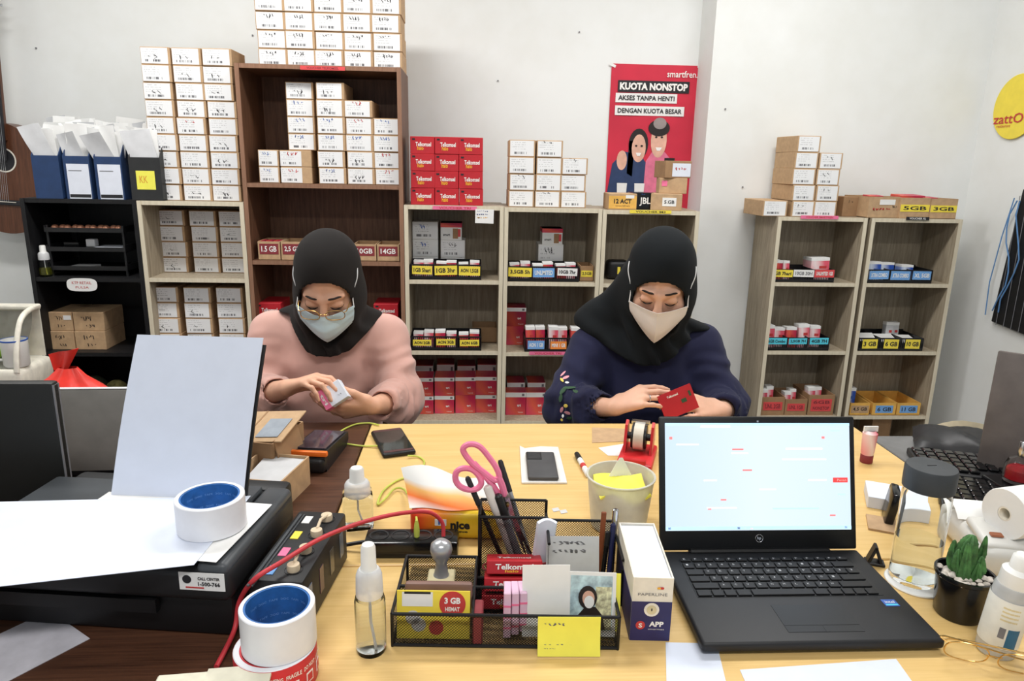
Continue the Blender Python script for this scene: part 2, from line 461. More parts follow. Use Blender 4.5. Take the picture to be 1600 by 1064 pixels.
# white cartons on the second middle unit
stack([at_y(p, 290, 2.9).x for p in (815, 857, 896)], 1.218, 2.9, 0.103, 0.0655, 0.17, [4, 4, 3], 'the red boxes', 'white cartons on the middle unit', 'white-faced carton on the middle unit',
      lambda c, r: ('ink', .72, 2) if (c+r) % 3 == 1 else None, lab=(0.03, 0.91))
# stepped stack by the pillar
zt = 1.194
for (r, px, n) in [(0, 1212, 0), (0, 1256, 1), (0, 1291, 2), (1, 1257, 0), (1, 1294, 1), (2, 1258, 0), (2, 1296, 1), (3, 1262, 0), (3, 1300, 1), (4, 1265, 0)]:
    pos = {0: ('bottom row', ('nearest the pillar', 'in the middle', 'nearest the side wall')), 1: ('second row up', ('pillar side', 'side-wall side')), 2: ('third row up', ('pillar side', 'side-wall side')), 3: ('fourth row up', ('pillar side', 'side-wall side')), 4: ('topmost', ('alone at the peak',))}[r]
    x = at_y(px, 300-r*24, 2.95).x
    carton(x, 2.945, zt+r*0.0655, 0.098 if r or n else 0.105, 0.065, 0.2, f'carton of the stepped stack by the pillar, {pos[0]}, {pos[1][n]}', 'cartons of the stepped stack', RND.uniform(0.0, .05), (0.05, 0.88), ('ink', .55, 2) if n == 1 else None)

# red boxes on the first middle unit
def red_box(x, yf, z, w, h, d, label, group, rz=0):
    t = thing('voucher_carton', label, 'box', (x, yf+d/2, z), rz, group)
    bx(t, 'body', 'red_box', (0, 0, h/2), (w, d, h), 0.0012)
    text(t, 'Telkomsel', 'white_text', (0.004, -d/2-0.0006, h*0.55), w*0.64, h*0.25, bold=0.02)
    text(t, 'halo', M('fire', (240, 178, 56), 0.5) and 'fire', (-w*0.08, -d/2-0.0006, h*0.33), w*0.26, h*0.24, bold=0.02)
    bx(t, 'mark', 'ink', (-w*0.36, -d/2-0.0004, h*0.84), (w*0.12, 0.0006, h*0.1))
    return t
for c, px in enumerate((660, 698, 736)):
    for r in range(4):
        red_box(at_y(px, 270, 2.88).x+RND.uniform(-.001, .001), 2.88+RND.uniform(0, .004), 1.222+r*0.0655, 0.094, 0.0648, 0.16,
                f'red voucher carton of the block on the unit, {ORD[3-r]} from top, {ORD[c]} column from bookcase', 'red cartons on the middle unit', RND.uniform(-.01, .01))
# red boxes in the bookcase behind the person
for k, (px, z, tx) in enumerate(((420, 0.69, 'beside the pink shoulder'), (603, 0.69, 'behind the black headscarf'), (420, 0.753, 'upper, beside the pink shoulder'), (603, 0.753, 'upper, behind the black headscarf'))):
    red_box(at_y(px, 490, 2.9).x, 2.9, z, 0.1, 0.062, 0.15, f'red voucher carton in lower bookcase, {tx}', 'red cartons in the lower bookcase')

# cartons with capacity labels in the bookcase
def open_carton(x, yf, z, w, h, d, label, txt, tagm, group=None, txm='white_text', rz=0.0, mat='card_yellow', tagw=0.86, tagh=0.5, tagz=0.5, name='open_carton', bold=0.02, lines=None):
    t = thing(name, label, 'box', (x, yf+d/2, z), rz, group)
    tk = 0.003
    m = MB().box((0, 0, tk/2), (w, d, tk)); m.obj('bottom', mat, t)
    bx(t, 'front_wall', mat, (0, -d/2+tk/2, h/2), (w, tk, h)); bx(t, 'back_wall', mat, (0, d/2-tk/2, h/2), (w, tk, h))
    for s in (-1, 1): bx(t, 'side_wall', mat, (s*(w/2-tk/2), 0, h/2), (tk, d-2*tk, h))
    if tagm:
        bx(t, 'paper_tag', tagm, (0, -d/2-0.0005, h*tagz), (w*tagw, 0.001, h*tagh))
        ls = lines or [txt]
        for i, s_ in enumerate(ls):
            text(t, s_, txm, (0, -d/2-0.0014, h*tagz+h*tagh*((len(ls)-1)/2-i)/len(ls)), w*tagw*0.8, h*tagh*0.55/len(ls), bold=bold)
    return t
def pxw(x0, x1, y, Y): return at_y((x0+x1)/2, y, Y).x, at_y(x1, y, Y).x-at_y(x0, y, Y).x
for (a, b, s_, lb, tm) in ((403, 438, '1.5 GB', 'open carton tagged 1.5 GB against the bookcase side panel', 'tag_maroon'), (439, 474, '2,5 GB', 'open carton tagged 2,5 GB on bookcase middle shelf', 'tag_maroon'),
                           (475, 510, '5 GB', 'open carton mostly hidden by the dark headscarf, on bookcase middle shelf', 'tag_maroon'), (552, 588, '10GB', 'open carton tagged 10GB emerging beside the dark headscarf', 'tag_maroon'), (589, 624, '14GB', 'open carton tagged 14GB nearest the red boxes', 'tag_maroon')):
    x, w = pxw(a, b, 392, 2.87)
    if '10' in s_ or '14' in s_ or True:
        open_carton(x, 2.87, 0.996, w-0.002, 0.068 if a > 439 else 0.074, 0.14, lb, s_, tm, 'capacity cartons in the bookcase', mat='card', tagh=0.56, tagz=0.6)
x, w = pxw(403, 438, 378, 2.9)
for k in range(3):
    pk = bx(None, 'voucher_pack', 'voucher_dark', (x+0.03*k-0.03, 2.93, 1.034), (0.026, 0.06, 0.07), 0.001)
    tag(pk, f'dark pink voucher pack in the 1.5 GB carton, {ORD[k]} from bookcase side', 'voucher pack', 'voucher packs in cartons')

# cut strips of coloured tape with writing along shelf edges
def edge_label(name, label, px0, px1, py, Y, h, tm, txt, txm='ink_red', rz=0):
    a, b = at_y(px0, py, Y), at_y(px1, py, Y)
    t = thing(name, label, 'label', ((a.x+b.x)/2, Y, (a.z+b.z)/2))
    bx(t, 'strip', tm, (0, 0, 0), (b.x-a.x, 0.0012, h))
    if txt: text(t, txt, txm, (0, -0.0009, 0), (b.x-a.x)*0.72, h*0.6, bold=0.02)
edge_label('edge_label', 'pink edge label on the unit under red boxes', 676, 745, 325, MY-0.0013, 0.014, 'tag_pink', 'VOUCHER TRI')
edge_label('edge_label', 'red edge label on top of the brown bookcase', 469, 539, 106.5, MY-0.0013, 0.014, 'tag_red', 'VOUCHER TELKOMSEL', 'tag_maroon')
edge_label('edge_label', 'pink edge label on shelf beside navy sleeve', 827, 885, 552, MY-0.0013, 0.014, 'tag_pink', 'VOUCHER TRI')
edge_label('edge_label', 'yellow edge label below the poster', 984, 1049, 331, MY-0.0013, 0.013, 'tag_yellow', 'VOUCHER IM3', 'ink')
edge_label('edge_label', 'pink edge label under the stepped stack', 1251, 1310, 339.5, RY-0.0013, 0.014, 'tag_pink', 'VOUCHER SMARTFREN')
edge_label('edge_label', 'dark edge label under the labelled cartons', 1416, 1452, 341.5, RY-0.0013, 0.014, 'ink', 'VOUCHER XL', 'paper')
c = at_y(757, 338, MY-0.003)
t = thing('note_paper', 'small white price note taped under the red boxes', 'note', (c.x, MY-0.003, c.z))
bx(t, 'sheet', 'paper', (0, 0, 0), (0.073, 0.0008, 0.055), 0, (0.0, 0.02, 0))
for k, (m_, dz) in enumerate((('ink_blue', .016), ('ink_blue', .004), ('fire', -.008))): handwriting(t, (-0.03, -0.001, dz), 0.045, 0.006, m_, 3+k, 6)
c = at_y(128, 445, MY-0.003)
t = thing('note_paper', 'rounded white handwritten note on the black shelf edge', 'note', (c.x, MY-0.002, c.z))
poly = []
for k in range(28):
    a_ = 2*PI*k/28; sx = abs(math.cos(a_))**0.5*(1 if math.cos(a_) > 0 else -1); sz = abs(math.sin(a_))**0.7*(1 if math.sin(a_) > 0 else -1)
    poly.append((sx*0.058, sz*0.026))
MB().prism(poly, 0.001, lambda u, v, w: (u, -w, v)).obj('sheet', 'paper', t)
text(t, 'KTP RETAIL', 'ink_red', (0, -0.0016, 0.008), 0.075, 0.011); text(t, 'PULSA', 'ink_red', (0, -0.0016, -0.010), 0.05, 0.009)

# ------------------------------------------------------------------ black baskets with tags and voucher packs
def basket(x0, x1, yf, z, d, h, label, tags, group='black tag baskets on the shelves'):
    w = x1-x0; t = thing('storage_basket', label, 'basket', ((x0+x1)/2, yf+d/2, z), 0, group)
    n = len(tags); tk = 0.003
    bx(t, 'bottom', 'black_pl', (0, 0, tk/2), (w, d, tk))
    bx(t, 'back_wall', 'black_pl', (0, d/2-tk/2, h*0.55), (w, tk, h*1.1))
    # slotted front: lower sill, upper rail and upright bars
    m = MB().box((0, -d/2+tk/2, h*0.11), (w, tk, h*0.22)).box((0, -d/2+tk/2, h*0.96), (w, tk, h*0.1))
    nb = max(8, int(w/0.0075))
    for k in range(nb+1): m.box((-w/2+0.001+(w-0.002)*k/nb, -d/2+tk/2, h*0.55), (0.0036, tk*0.8, h*0.8))
    fw_ = m.obj('front_wall', 'black_pl', t); fw_['kind'] = 'stuff'
    for s in (-1, 1): bx(t, 'side_wall', 'black_pl', (s*(w/2-tk/2), 0, h/2), (tk, d-2*tk, h))
    for k in range(1, n): bx(t, 'divider', 'black_pl', (-w/2+w*k/n, 0, h/2), (tk, d-2*tk, h))
    for k, tg in enumerate(tags):
        if not tg: continue
        tm, txt, txm, tw, th, dz = tg
        cx = -w/2+w*(k+0.5)/n
        p = bx(t, 'paper_tag', tm, (cx, -d/2-0.0006, h*dz), (w/n*tw, 0.001, h*th), 0, (0, RND.uniform(-.03, .03), 0))
        if txt: text(p, txt, txm, (0, -0.001, 0), w/n*tw*0.84, h*th*0.5, bold=0.03)
    return t
def packs(x0, x1, yf, z, h, label, mats, n, group='voucher packs standing in the baskets', tilt=0.15, d=0.03):
    """a row of small voucher packs standing behind the front of a basket"""
    for k in range(n):
        w = (x1-x0)/n*0.92; x = x0+(x1-x0)*(k+0.5)/n
        hh = h*RND.uniform(0.9, 1.05)
        m_ = mats[k % len(mats)]
        t = thing('voucher_pack', label.format(ORD[k]), 'voucher pack', (x, yf+0.02+0.012*(k % 2), z), 0, group, rot=(RND.uniform(-tilt, 0)*0.6, RND.uniform(-.04, .04), 0))
        bx(t, 'body', m_, (0, d/2, hh/2), (w, d, hh), 0.0008)
        bx(t, 'cap_band', 'paper', (0, d/2, hh*0.96), (w+0.0006, d+0.0006, hh*0.14))
        bx(t, 'print', 'ink_red' if 'blue' not in m_ else 'ink_blue', (w*0.15, -0.0004, hh*0.6), (w*0.4, 0.0006, hh*0.12))

Y_, B_, C_, W_, O_, R_ = 'tag_yellow', 'tag_blue', 'tag_cyan', 'paper', 'tag_orange', 'tag_red'
def bpx(a, b, y, Y): return at_y(a, y, Y).x, at_y(b, y, Y).x
x0, x1 = bpx(641, 752, 425, 2.865); z = 0.925
basket(x0, x1, 2.865, z, 0.13, 0.062, 'black basket with 1GB tags on shelf below red boxes', [(Y_, '1GB 5hari', 'ink', .84, .55, .62), (Y_, '1GB 3hr', 'ink', .95, .6, .62), (Y_, 'AON 1,5GB', 'ink', .9, .6, .6)])
w3 = (x1-x0)/3
packs(x0+.008, x0+w3-.004, 2.872, z+.004, .067, 'pale voucher pack behind the 1GB 5hari tag, {} from bookcase', ['voucher_pastel', 'voucher_pastel'], 2, d=.05)
packs(x0+w3+.004, x0+2*w3-.004, 2.872, z+.004, .067, 'pink voucher pack behind the 1GB 3hr tag, {} from bookcase', ['voucher_pink'], 2, d=.05)
packs(x0+2*w3+.004, x1-.008, 2.872, z+.004, .066, 'pale pink voucher pack behind the AON 1,5GB tag, {} from bookcase', ['voucher_pastel'], 2, d=.05)
for k in range(3):
    x, w = pxw(644, 684, 375, 3.01)
    carton(x, 3.01, z+k*.0735, w, .0728, .12, f'white carton behind the 1GB basket, {ORD[2-k]} from top, bookcase side', 'white cartons behind the 1GB basket', 0.02, (0.02, .95), ('ink_blue', .6, 2), mat='paper')
for k in range(3):
    x, w = pxw(689, 727, 390, 3.0)
    if k < 2: carton(x, 3.0, z+k*.0735, w, .0728, .12, f'white carton under the pink-topped box, {ORD[1-k]} from top', 'white cartons behind the 1GB basket', -0.02, (0.02, .95), ('ink', .6, 3), mat='paper')
def pink_top(x, yf, z, w, h, d, label):
    t = thing('voucher_carton', label, 'box', (x, yf+d/2, z), 0, 'pink-topped voucher cartons')
    bx(t, 'body', 'paper', (0, 0, h/2), (w, d, h), .001); bx(t, 'lid_band', 'voucher_pink', (0, 0, h*.87), (w+.001, d+.001, h*.26))
    bx(t, 'picture', 'card_dark', (w*.2, -d/2-.0005, h*.38), (w*.25, .0008, h*.6)); bx(t, 'picture', 'tag_red', (w*.38, -d/2-.0005, h*.42), (w*.12, .0008, h*.45))
    text(t, 'smart', 'ink', (-w*.22, -d/2-.0006, h*.3), w*.34, h*.14, bold=.02)
pink_top(pxw(688, 722, 355, 3.0)[0], 3.0, z+.147, .088, .07, .1, 'pink-topped voucher carton on white cartons behind the 1GB basket')
x0, x1 = bpx(794, 905, 425, 2.865); z = 0.921
basket(x0, x1, 2.865, z, 0.13, 0.062, 'black basket tagged 3,5GB with blue and white tags', [(Y_, '3,5GB 5h', 'ink', .98, .6, .62), (B_, 'UNLIMITED', W_, .9, .6, .6), (W_, '10GB 7hr', 'ink', .84, .5, .66)])
w3 = (x1-x0)/3
packs(x0+.008, x0+w3-.004, 2.872, z+.004, .068, 'lilac voucher pack behind the 3,5GB tag, {} from red boxes', ['voucher_pastel'], 2, d=.05)
packs(x0+w3+.004, x0+2*w3-.004, 2.872, z+.004, .066, 'pink voucher pack behind the blue tag, {} from red boxes', ['voucher_pastel', 'voucher_pink'], 2, d=.05)
packs(x0+2*w3+.004, x1-.008, 2.872, z+.004, .066, 'pink voucher pack behind the white tag, {} from red boxes', ['voucher_pink', 'voucher_pastel'], 2, d=.05)
x, w = pxw(841, 880, 400, 3.0)
carton(x, 3.0, z, w, .138, .12, 'white carton with black marks behind the 3,5GB basket', None, 0.0, (0.01, .97), ('ink', .7, 3), mat='paper')
pink_top(pxw(847, 879, 375, 3.0)[0], 3.0, z+.138, .086, .066, .1, 'pink-topped voucher carton on the white carton behind the 3,5GB basket')
x, w = pxw(904, 925, 425, 2.9)
open_carton(x+.004, 2.885, z, .055, .064, .12, 'small brown open carton tagged 2,5GB beside 3,5GB basket', '2,5GB', 'tag_yellow', mat='card_dark', txm='ink', tagh=.4)
# third unit: dark cased gadget beside the headscarf
x, w = pxw(950, 985, 412, 2.95)
t = thing('carry_case', 'small dark case with yellow mark beside the black headscarf', 'case', (x, 2.99, .918))
MB().bbox((0, 0, .04), (w, .08, .08), .018, 3).obj('body', 'black_pl', t, True); bx(t, 'yellow_mark', 'tag_yellow', (0.0, -.0405, .04), (.012, .001, .03))

x0, x1 = bpx(641, 752, 530, 2.87); z = 0.628
basket(x0, x1, 2.865, z, 0.13, 0.06, 'black basket with AON 2GB, 3GB and 6GB tags', [(Y_, 'AON 2GB', 'ink', .78, .42, .55), (Y_, 'AON 3GB', 'ink', .8, .44, .6), (Y_, 'AON 6GB', 'ink', .82, .44, .55)])
w3 = (x1-x0)/3
packs(x0+.008, x0+w3-.004, 2.872, z+.004, .070, 'white and pink voucher pack behind the AON 2GB tag, {} from bookcase', ['voucher_pastel'], 2, d=.05)
packs(x0+w3+.004, x0+2*w3-.004, 2.872, z+.004, .068, 'pink voucher pack behind the AON 3GB tag, {} from bookcase', ['voucher_pink', 'voucher_pastel'], 2, d=.05)
packs(x0+2*w3+.004, x1-.008, 2.872, z+.004, .067, 'pink voucher pack behind the AON 6GB tag, {} from bookcase', ['voucher_pink'], 2, d=.05)
x, w = pxw(738, 776, 520, 3.0)
open_carton(x, 3.0, z, w, .068, .12, 'plain brown open carton behind the AON basket', '', None, mat='card_dark')
z = 0.624
x0, x1 = bpx(820, 925, 530, 2.87)
basket(x0, x1, 2.865, z, 0.13, 0.06, 'black basket with blue and orange tags beside navy sleeve', [(B_, 'AON 1 GB', W_, .74, .6, .5), (O_, 'MINI 1 GB', W_, .72, .55, .48), (Y_, '', 'ink', .7, .5, .5)])
w3 = (x1-x0)/3
packs(x0+.006, x0+w3-.004, 2.872, z+.004, .098, 'pink voucher pack behind the blue AON tag, {} from bookcase', ['voucher_pink'], 2, d=.05, tilt=.05)
packs(x0+w3+.004, x0+2*w3-.004, 2.872, z+.004, .096, 'white topped voucher pack behind the orange tag, {} from bookcase', ['voucher_pastel', 'voucher_pastel'], 2, d=.05, tilt=.05)
packs(x0+2*w3+.004, x1-.006, 2.872, z+.004, .094, 'red voucher pack beside the navy shoulder, {} from bookcase', ['voucher_pink'], 2, d=.05, tilt=.05)
# voucher cartons with white tops
def vbox(x, yf, z, w, h, d, label, mat, group, band=True):
    t = thing('voucher_carton', label, 'box', (x, yf+d/2, z), RND.uniform(-.02, .02), group)
    bx(t, 'body', mat, (0, 0, h/2), (w, d, h), .001)
    if band: bx(t, 'top_band', 'paper', (0, 0, h*.88), (w+.0008, d+.0008, h*.2)); bx(t, 'code_mark', 'ink_grey', (w*.36, -d/2-.001, h*.88), (w*.12, .0008, h*.1))
    text(t, 'tri', 'white_text', (w*.16, -d/2-.0007, h*.42), w*.18, h*.11, bold=.03); text(t, 'happy', 'white_text', (w*.25, -d/2-.0007, h*.12), w*.26, h*.06)
for k, (a, b, y0, y1) in enumerate(((791, 822, 478, 503), (791, 819, 504, 533))):
    x, w = pxw(a, b, 500, 2.98)
    vbox(x, 2.98, z+(.083 if k == 0 else 0), w, .083, .1, ['dark red voucher carton on another, beside blue-tagged basket', 'red and orange voucher carton under the dark red one'][k], 'voucher_dark' if k == 0 else 'voucher_pink', 'voucher cartons in the second unit', k == 0)
z = 0.324
g = 'pink voucher cartons on the lower shelf'
for c, (a, b) in enumerate(((645, 677), (679, 710), (711, 743), (743, 777))):
    for r in range(2):
        x, w = pxw(a, b, 610, 2.93)
        vbox(x, 2.93+.006*c, z+r*.083, w-.001, .0825, .1, f'pink voucher carton with white band, {["lower", "upper"][r]} row, {ORD[c]} column from pink sleeve', 'voucher_pink', g, not (r == 0 and c == 2))
    x, w = pxw(a+3, b, 580, 3.04)
    vbox(x, 3.04, z, w-.003, .19+.006*(c % 2), .09, f'taller voucher carton at the back of the lower shelf, {ORD[c]} from pink sleeve', 'voucher_dark', g)
z = 0.32
for c, (a, b) in enumerate(((790, 822), (822, 854))):
    x, w = pxw(a, b, 620, 2.93)
    vbox(x, 2.93, z, w-.001, .105, .07, f'white topped voucher carton at front of lower shelf, {["bookcase side", "navy sleeve side"][c]}', 'voucher_pink', g)
    x, w = pxw(a+2, b-2, 605, 3.01)
    vbox(x, 3.01, z, w-.002, .125, .1, f'grey topped voucher carton behind the white topped ones, {["bookcase side", "navy sleeve side"][c]}', 'voucher_dark', g)

# ------------------------------------------------------------------ right-hand units
x0, x1 = bpx(1206, 1303, 430, RY+.02); z = RB[1]
basket(x0, x1, RY+.015, z, 0.12, 0.055, 'black basket with yellow, white and red tags by the pillar', [(Y_, 'GB 7hari', 'ink', .95, .55, .68), (W_, '10GB 30H', 'ink_grey', .98, .55, .7), (R_, 'UNLIMITED 1GB', W_, .95, .6, .7)])
w3 = (x1-x0)/3
packs(x0+.004, x0+w3, RY+.03, z+.004, .085, 'red and white voucher pack in basket by the pillar, {} from pillar', ['voucher_pastel', 'voucher_pink'], 3, d=.06)
packs(x1-w3, x1-.004, RY+.03, z+.004, .095, 'pale red voucher pack behind the red tag, {} from pillar', ['voucher_pastel'], 1, d=.08)
x0, x1 = bpx(1355, 1455, 435, RY+.02)
basket(x0, x1, RY+.015, z, 0.13, 0.058, 'black basket with three light blue tags', [(B_, 'XTRA COMBO', W_, .9, .62, .6), (B_, 'XTRA COMBO', W_, .9, .66, .58), (B_, 'XL 5GB', W_, .85, .64, .6)])
w3 = (x1-x0)/3
packs(x0+.012, x0+w3*1.5, RY+.03, z+.004, .085, 'blue voucher pack in the light blue tagged basket, {} from pillar', ['voucher_blue'], 2, d=.06)
packs(x0+w3*1.7, x0+w3*2.3, RY+.03, z+.004, .066, 'small blue voucher pack in the light blue tagged basket, {} from pillar', ['voucher_blue'], 1, d=.05)
x0, x1 = bpx(1196, 1295, 535, RY+.02); z = RB[2]
basket(x0, x1, RY+.015, z, 0.12, 0.058, 'black basket with three cyan tags', [(C_, '6GB Combo', 'ink', .95, .48, .72), (C_, '2,5GB 7H', 'ink', .85, .46, .72), (C_, '4GB 7H', 'ink', .88, .5, .74)])
w3 = (x1-x0)/3
packs(x0+.004, x0+w3*1.6, RY+.03, z+.004, .092, 'pink and white voucher pack in the cyan tagged basket, {} from pillar', ['voucher_pastel', 'voucher_pastel', 'voucher_pink'], 3, d=.05)
packs(x1-w3*1.3, x1-.02, RY+.03, z+.004, .098, 'red framed voucher pack in the cyan tagged basket, {} from pillar', ['voucher_pastel'], 2, d=.05)
x0, x1 = bpx(1341, 1441, 540, RY+.02)
basket(x0, x1, RY+.015, z, 0.16, 0.058, 'black basket with three yellow paper tags', [(Y_, '3 GB', 'ink', .7, .72, .55), (Y_, '6 GB', 'ink', .68, .72, .55), (Y_, '10 GB', 'ink', .68, .72, .55)])
w3 = (x1-x0)/3
for k in range(3):
    t = bx(None, 'voucher_sheet', 'paper', (x0+w3*(k+.5), RY+.07, z+.05-.004*k), (w3*.9, .07, .003), 0, (0.3, .05*(k-1), .2*(k-1)))
    tag(t, f'white voucher sheet lying in the yellow tagged basket, {ORD[k]} from pillar', 'voucher', 'voucher sheets in the yellow tagged basket')
x, w = pxw(1384, 1408, 515, RY+.1)
packs(x-w/2, x+w/2, RY+.08, z+.01, .10, 'small grey voucher box standing in yellow tagged basket, {} from pillar', ['paper_grey'], 2, d=.03)
z = RB[3]
for (a, b, y0, ls, nm, hh) in ((1188, 1226, 615, ['UNL 2GB'], 'open carton with red UNL 2GB tag by the pillar', .085), (1226, 1261, 620, ['UNL 1GB'], 'open carton with red UNL 1GB tag between two others', .075), (1262, 1303, 612, ['6GB', 'NONSTOP'], 'larger open carton with red NONSTOP tag', .095)):
    x, w = pxw(a, b, 630, RY+.02)
    open_carton(x, RY+.015, z, w-.003, hh, .17, nm, '', 'tag_red', 'tagged cartons in the unit by the pillar', 'tag_maroon', mat='card_dark', tagw=.8, tagh=.45 if len(ls) < 2 else .6, lines=ls)
    k = 2
    packs(x-w*.4, x+w*.2, RY+.03, z+.005, hh*1.25, 'red framed voucher pack in the '+ls[-1]+' carton, {} from pillar', ['voucher_pastel'], 2, d=.04)
for (a, b, s_, tm, nm, tmx) in ((1327, 1358, '4,5 GB', 'card', 'open carton marked 4,5 GB', 'ink'), (1362, 1399, '6 GB', 'tag_blue', 'middle open carton with blue 6 GB tag', 'ink'), (1400, 1437, '11 GB', 'tag_blue', 'outermost open carton with blue 11 GB tag', 'ink')):
    x, w = pxw(a, b, 635, RY+.02)
    open_carton(x, RY+.012, z, w-.003, .058, .18, nm+' on low shelf', s_, tm, 'capacity cartons by the side wall', tmx, mat='card_yellow', tagw=.75 if tm != 'card' else .9, tagh=.6)
x, w = pxw(1329, 1335, 610, RY+.05)
packs(x-.012, x+.03, RY+.05, z+.004, .1, 'blue voucher pack in the 4,5 GB carton, {} from pillar', ['voucher_blue'], 1, d=.05)
x, w = pxw(1362, 1388, 680, RY+.06)
open_carton(x, RY+.06, .04, .09, .25, .1, 'brown carton at the bottom beside the laptop lid', '', None, mat='card_dark')
# cartons on top of the unit by the side wall
z = RB[0]
def marked_carton(a, b, ytop, Y, d, label, txt, tm, hh, rz=0.05, extra=None):
    x, w = pxw(a, b, 320, Y)
    t = open_carton(x, Y, z, w, hh, d, label, txt, tm, None, 'ink', rz=rz, mat='card', tagw=.98, tagh=.34, tagz=.5, name='carton_box')
    return t, x, w
t, x, w = marked_carton(1352, 1404, 303, RY+.02, .17, 'brown carton with white sticker and red writing beside yellow-labelled boxes', '', None, .088, .12)
bx(t, 'sticker', 'paper', (w*.1, -.0856, .066), (w*.5, .001, .022)); handwriting(t, (-w*.35, -.0862, .03), w*.6, .012, 'ink_red', 4, 6)
handwriting(t, (w*.25, -.0862, .042), w*.2, .01, 'ink', 5, 3)
t, x, w = marked_carton(1406, 1453, 300, RY+.02, .17, 'brown carton with yellow 5GB band', '5GB', 'tag_yellow', .086, .03)
t, x, w = marked_carton(1454, 1496, 300, RY+.02, .17, 'brown carton with yellow 3GB band at the unit corner', '3GB', 'tag_yellow', .084, .02)
for (a, b, zz, nm, dd) in ((1355, 1378, .082, 'flat red voucher pack lying in the carton with red writing', .05), (1402, 1440, .086, 'flat red voucher pack lying in the 5GB carton', .08), (1442, 1462, .078, 'flat red voucher pack lying in the 3GB carton', .06)):
    x, w = pxw(a, b, 303, RY+.1); p = bx(None, 'voucher_pack', 'voucher_pink', (x, RY+.11, z+zz), (w, dd, .018), .001, (.06, 0, .06)); tag(p, nm, 'voucher pack')
x, w = pxw(1314, 1338, 315, RY+.09)
carton(x, RY+.08, z, w*1.05, .083, .12, 'small taped brown carton between the stepped stack and marked carton', None, .1, None, ('ink', .6, 2), mat='card_dark')
# cartons and speaker box under the poster
z = 1.215
x, w = pxw(951, 995, 315, 2.88)
t = thing('carton_box', 'yellow-brown carton reading 12 ACT under the poster', 'box', (x, 2.94, z)); bx(t, 'body', 'card', (0, 0, .032), (w, .12, .064), .0015)
bx(t, 'yellow_band', 'card_yellow', (0, -.0605, .030), (w*.98, .001, .05)); text(t, '12 ACT', 'ink', (0, -.0615, .034), w*.62, .018, bold=.03); text(t, 'smartfren', 'ink', (0, -.0615, .016), w*.5, .005)
bx(t, 'sticker', 'paper', (w*.25, -.0612, .052), (w*.3, .0008, .012))
x, w = pxw(992, 1020, 312, 2.9)
t = thing('speaker_box', 'black box with JBL lettering under the poster', 'box', (x, 2.96, z)); bx(t, 'body', 'black_gloss', (0, 0, .034), (w+.012, .1, .068), .002); text(t, 'JBL', 'white_text', (.008, -.0506, .032), w*.62, .034, bold=.02); text(t, 'by', 'ink_blue', (.0, -.0506, .062), .015, .004)
x, w = pxw(1030, 1072, 315, 2.88)
t = thing('carton_box', 'brown carton with white marked label under the poster', 'box', (x-.008, 2.95, z), -.25); bx(t, 'body', 'card', (0, 0, .033), (w+.014, .14, .066), .0015); bx(t, 'label', 'paper', (.012, -.0705, .034), (.055, .001, .034)); text(t, '5.GB', 'ink', (.012, -.0715, .034), .04, .014, bold=.02)
t = thing('carton_box', 'small carton with pink note above the white-labelled carton', 'box', (at_y(1052, 290, 2.95).x, 2.98, z+.066), -.15); bx(t, 'body', 'card', (0, 0, .031), (.112, .12, .062), .0015); bx(t, 'pink_note', 'tag_pink', (-.035, -.0606, .04), (.022, .001, .022))
t = thing('carton_box', 'topmost carton with white sticker in front of the poster', 'box', (at_y(1054, 265, 2.95).x, 2.98, z+.128), .12); bx(t, 'body', 'card_dark', (0, 0, .034), (.112, .12, .068), .0015); bx(t, 'sticker', 'paper_blue', (.014, -.0606, .032), (.078, .001, .052)); handwriting(t, (-.015, -.0614, .03), .05, .014, 'ink_red', 6, 4)

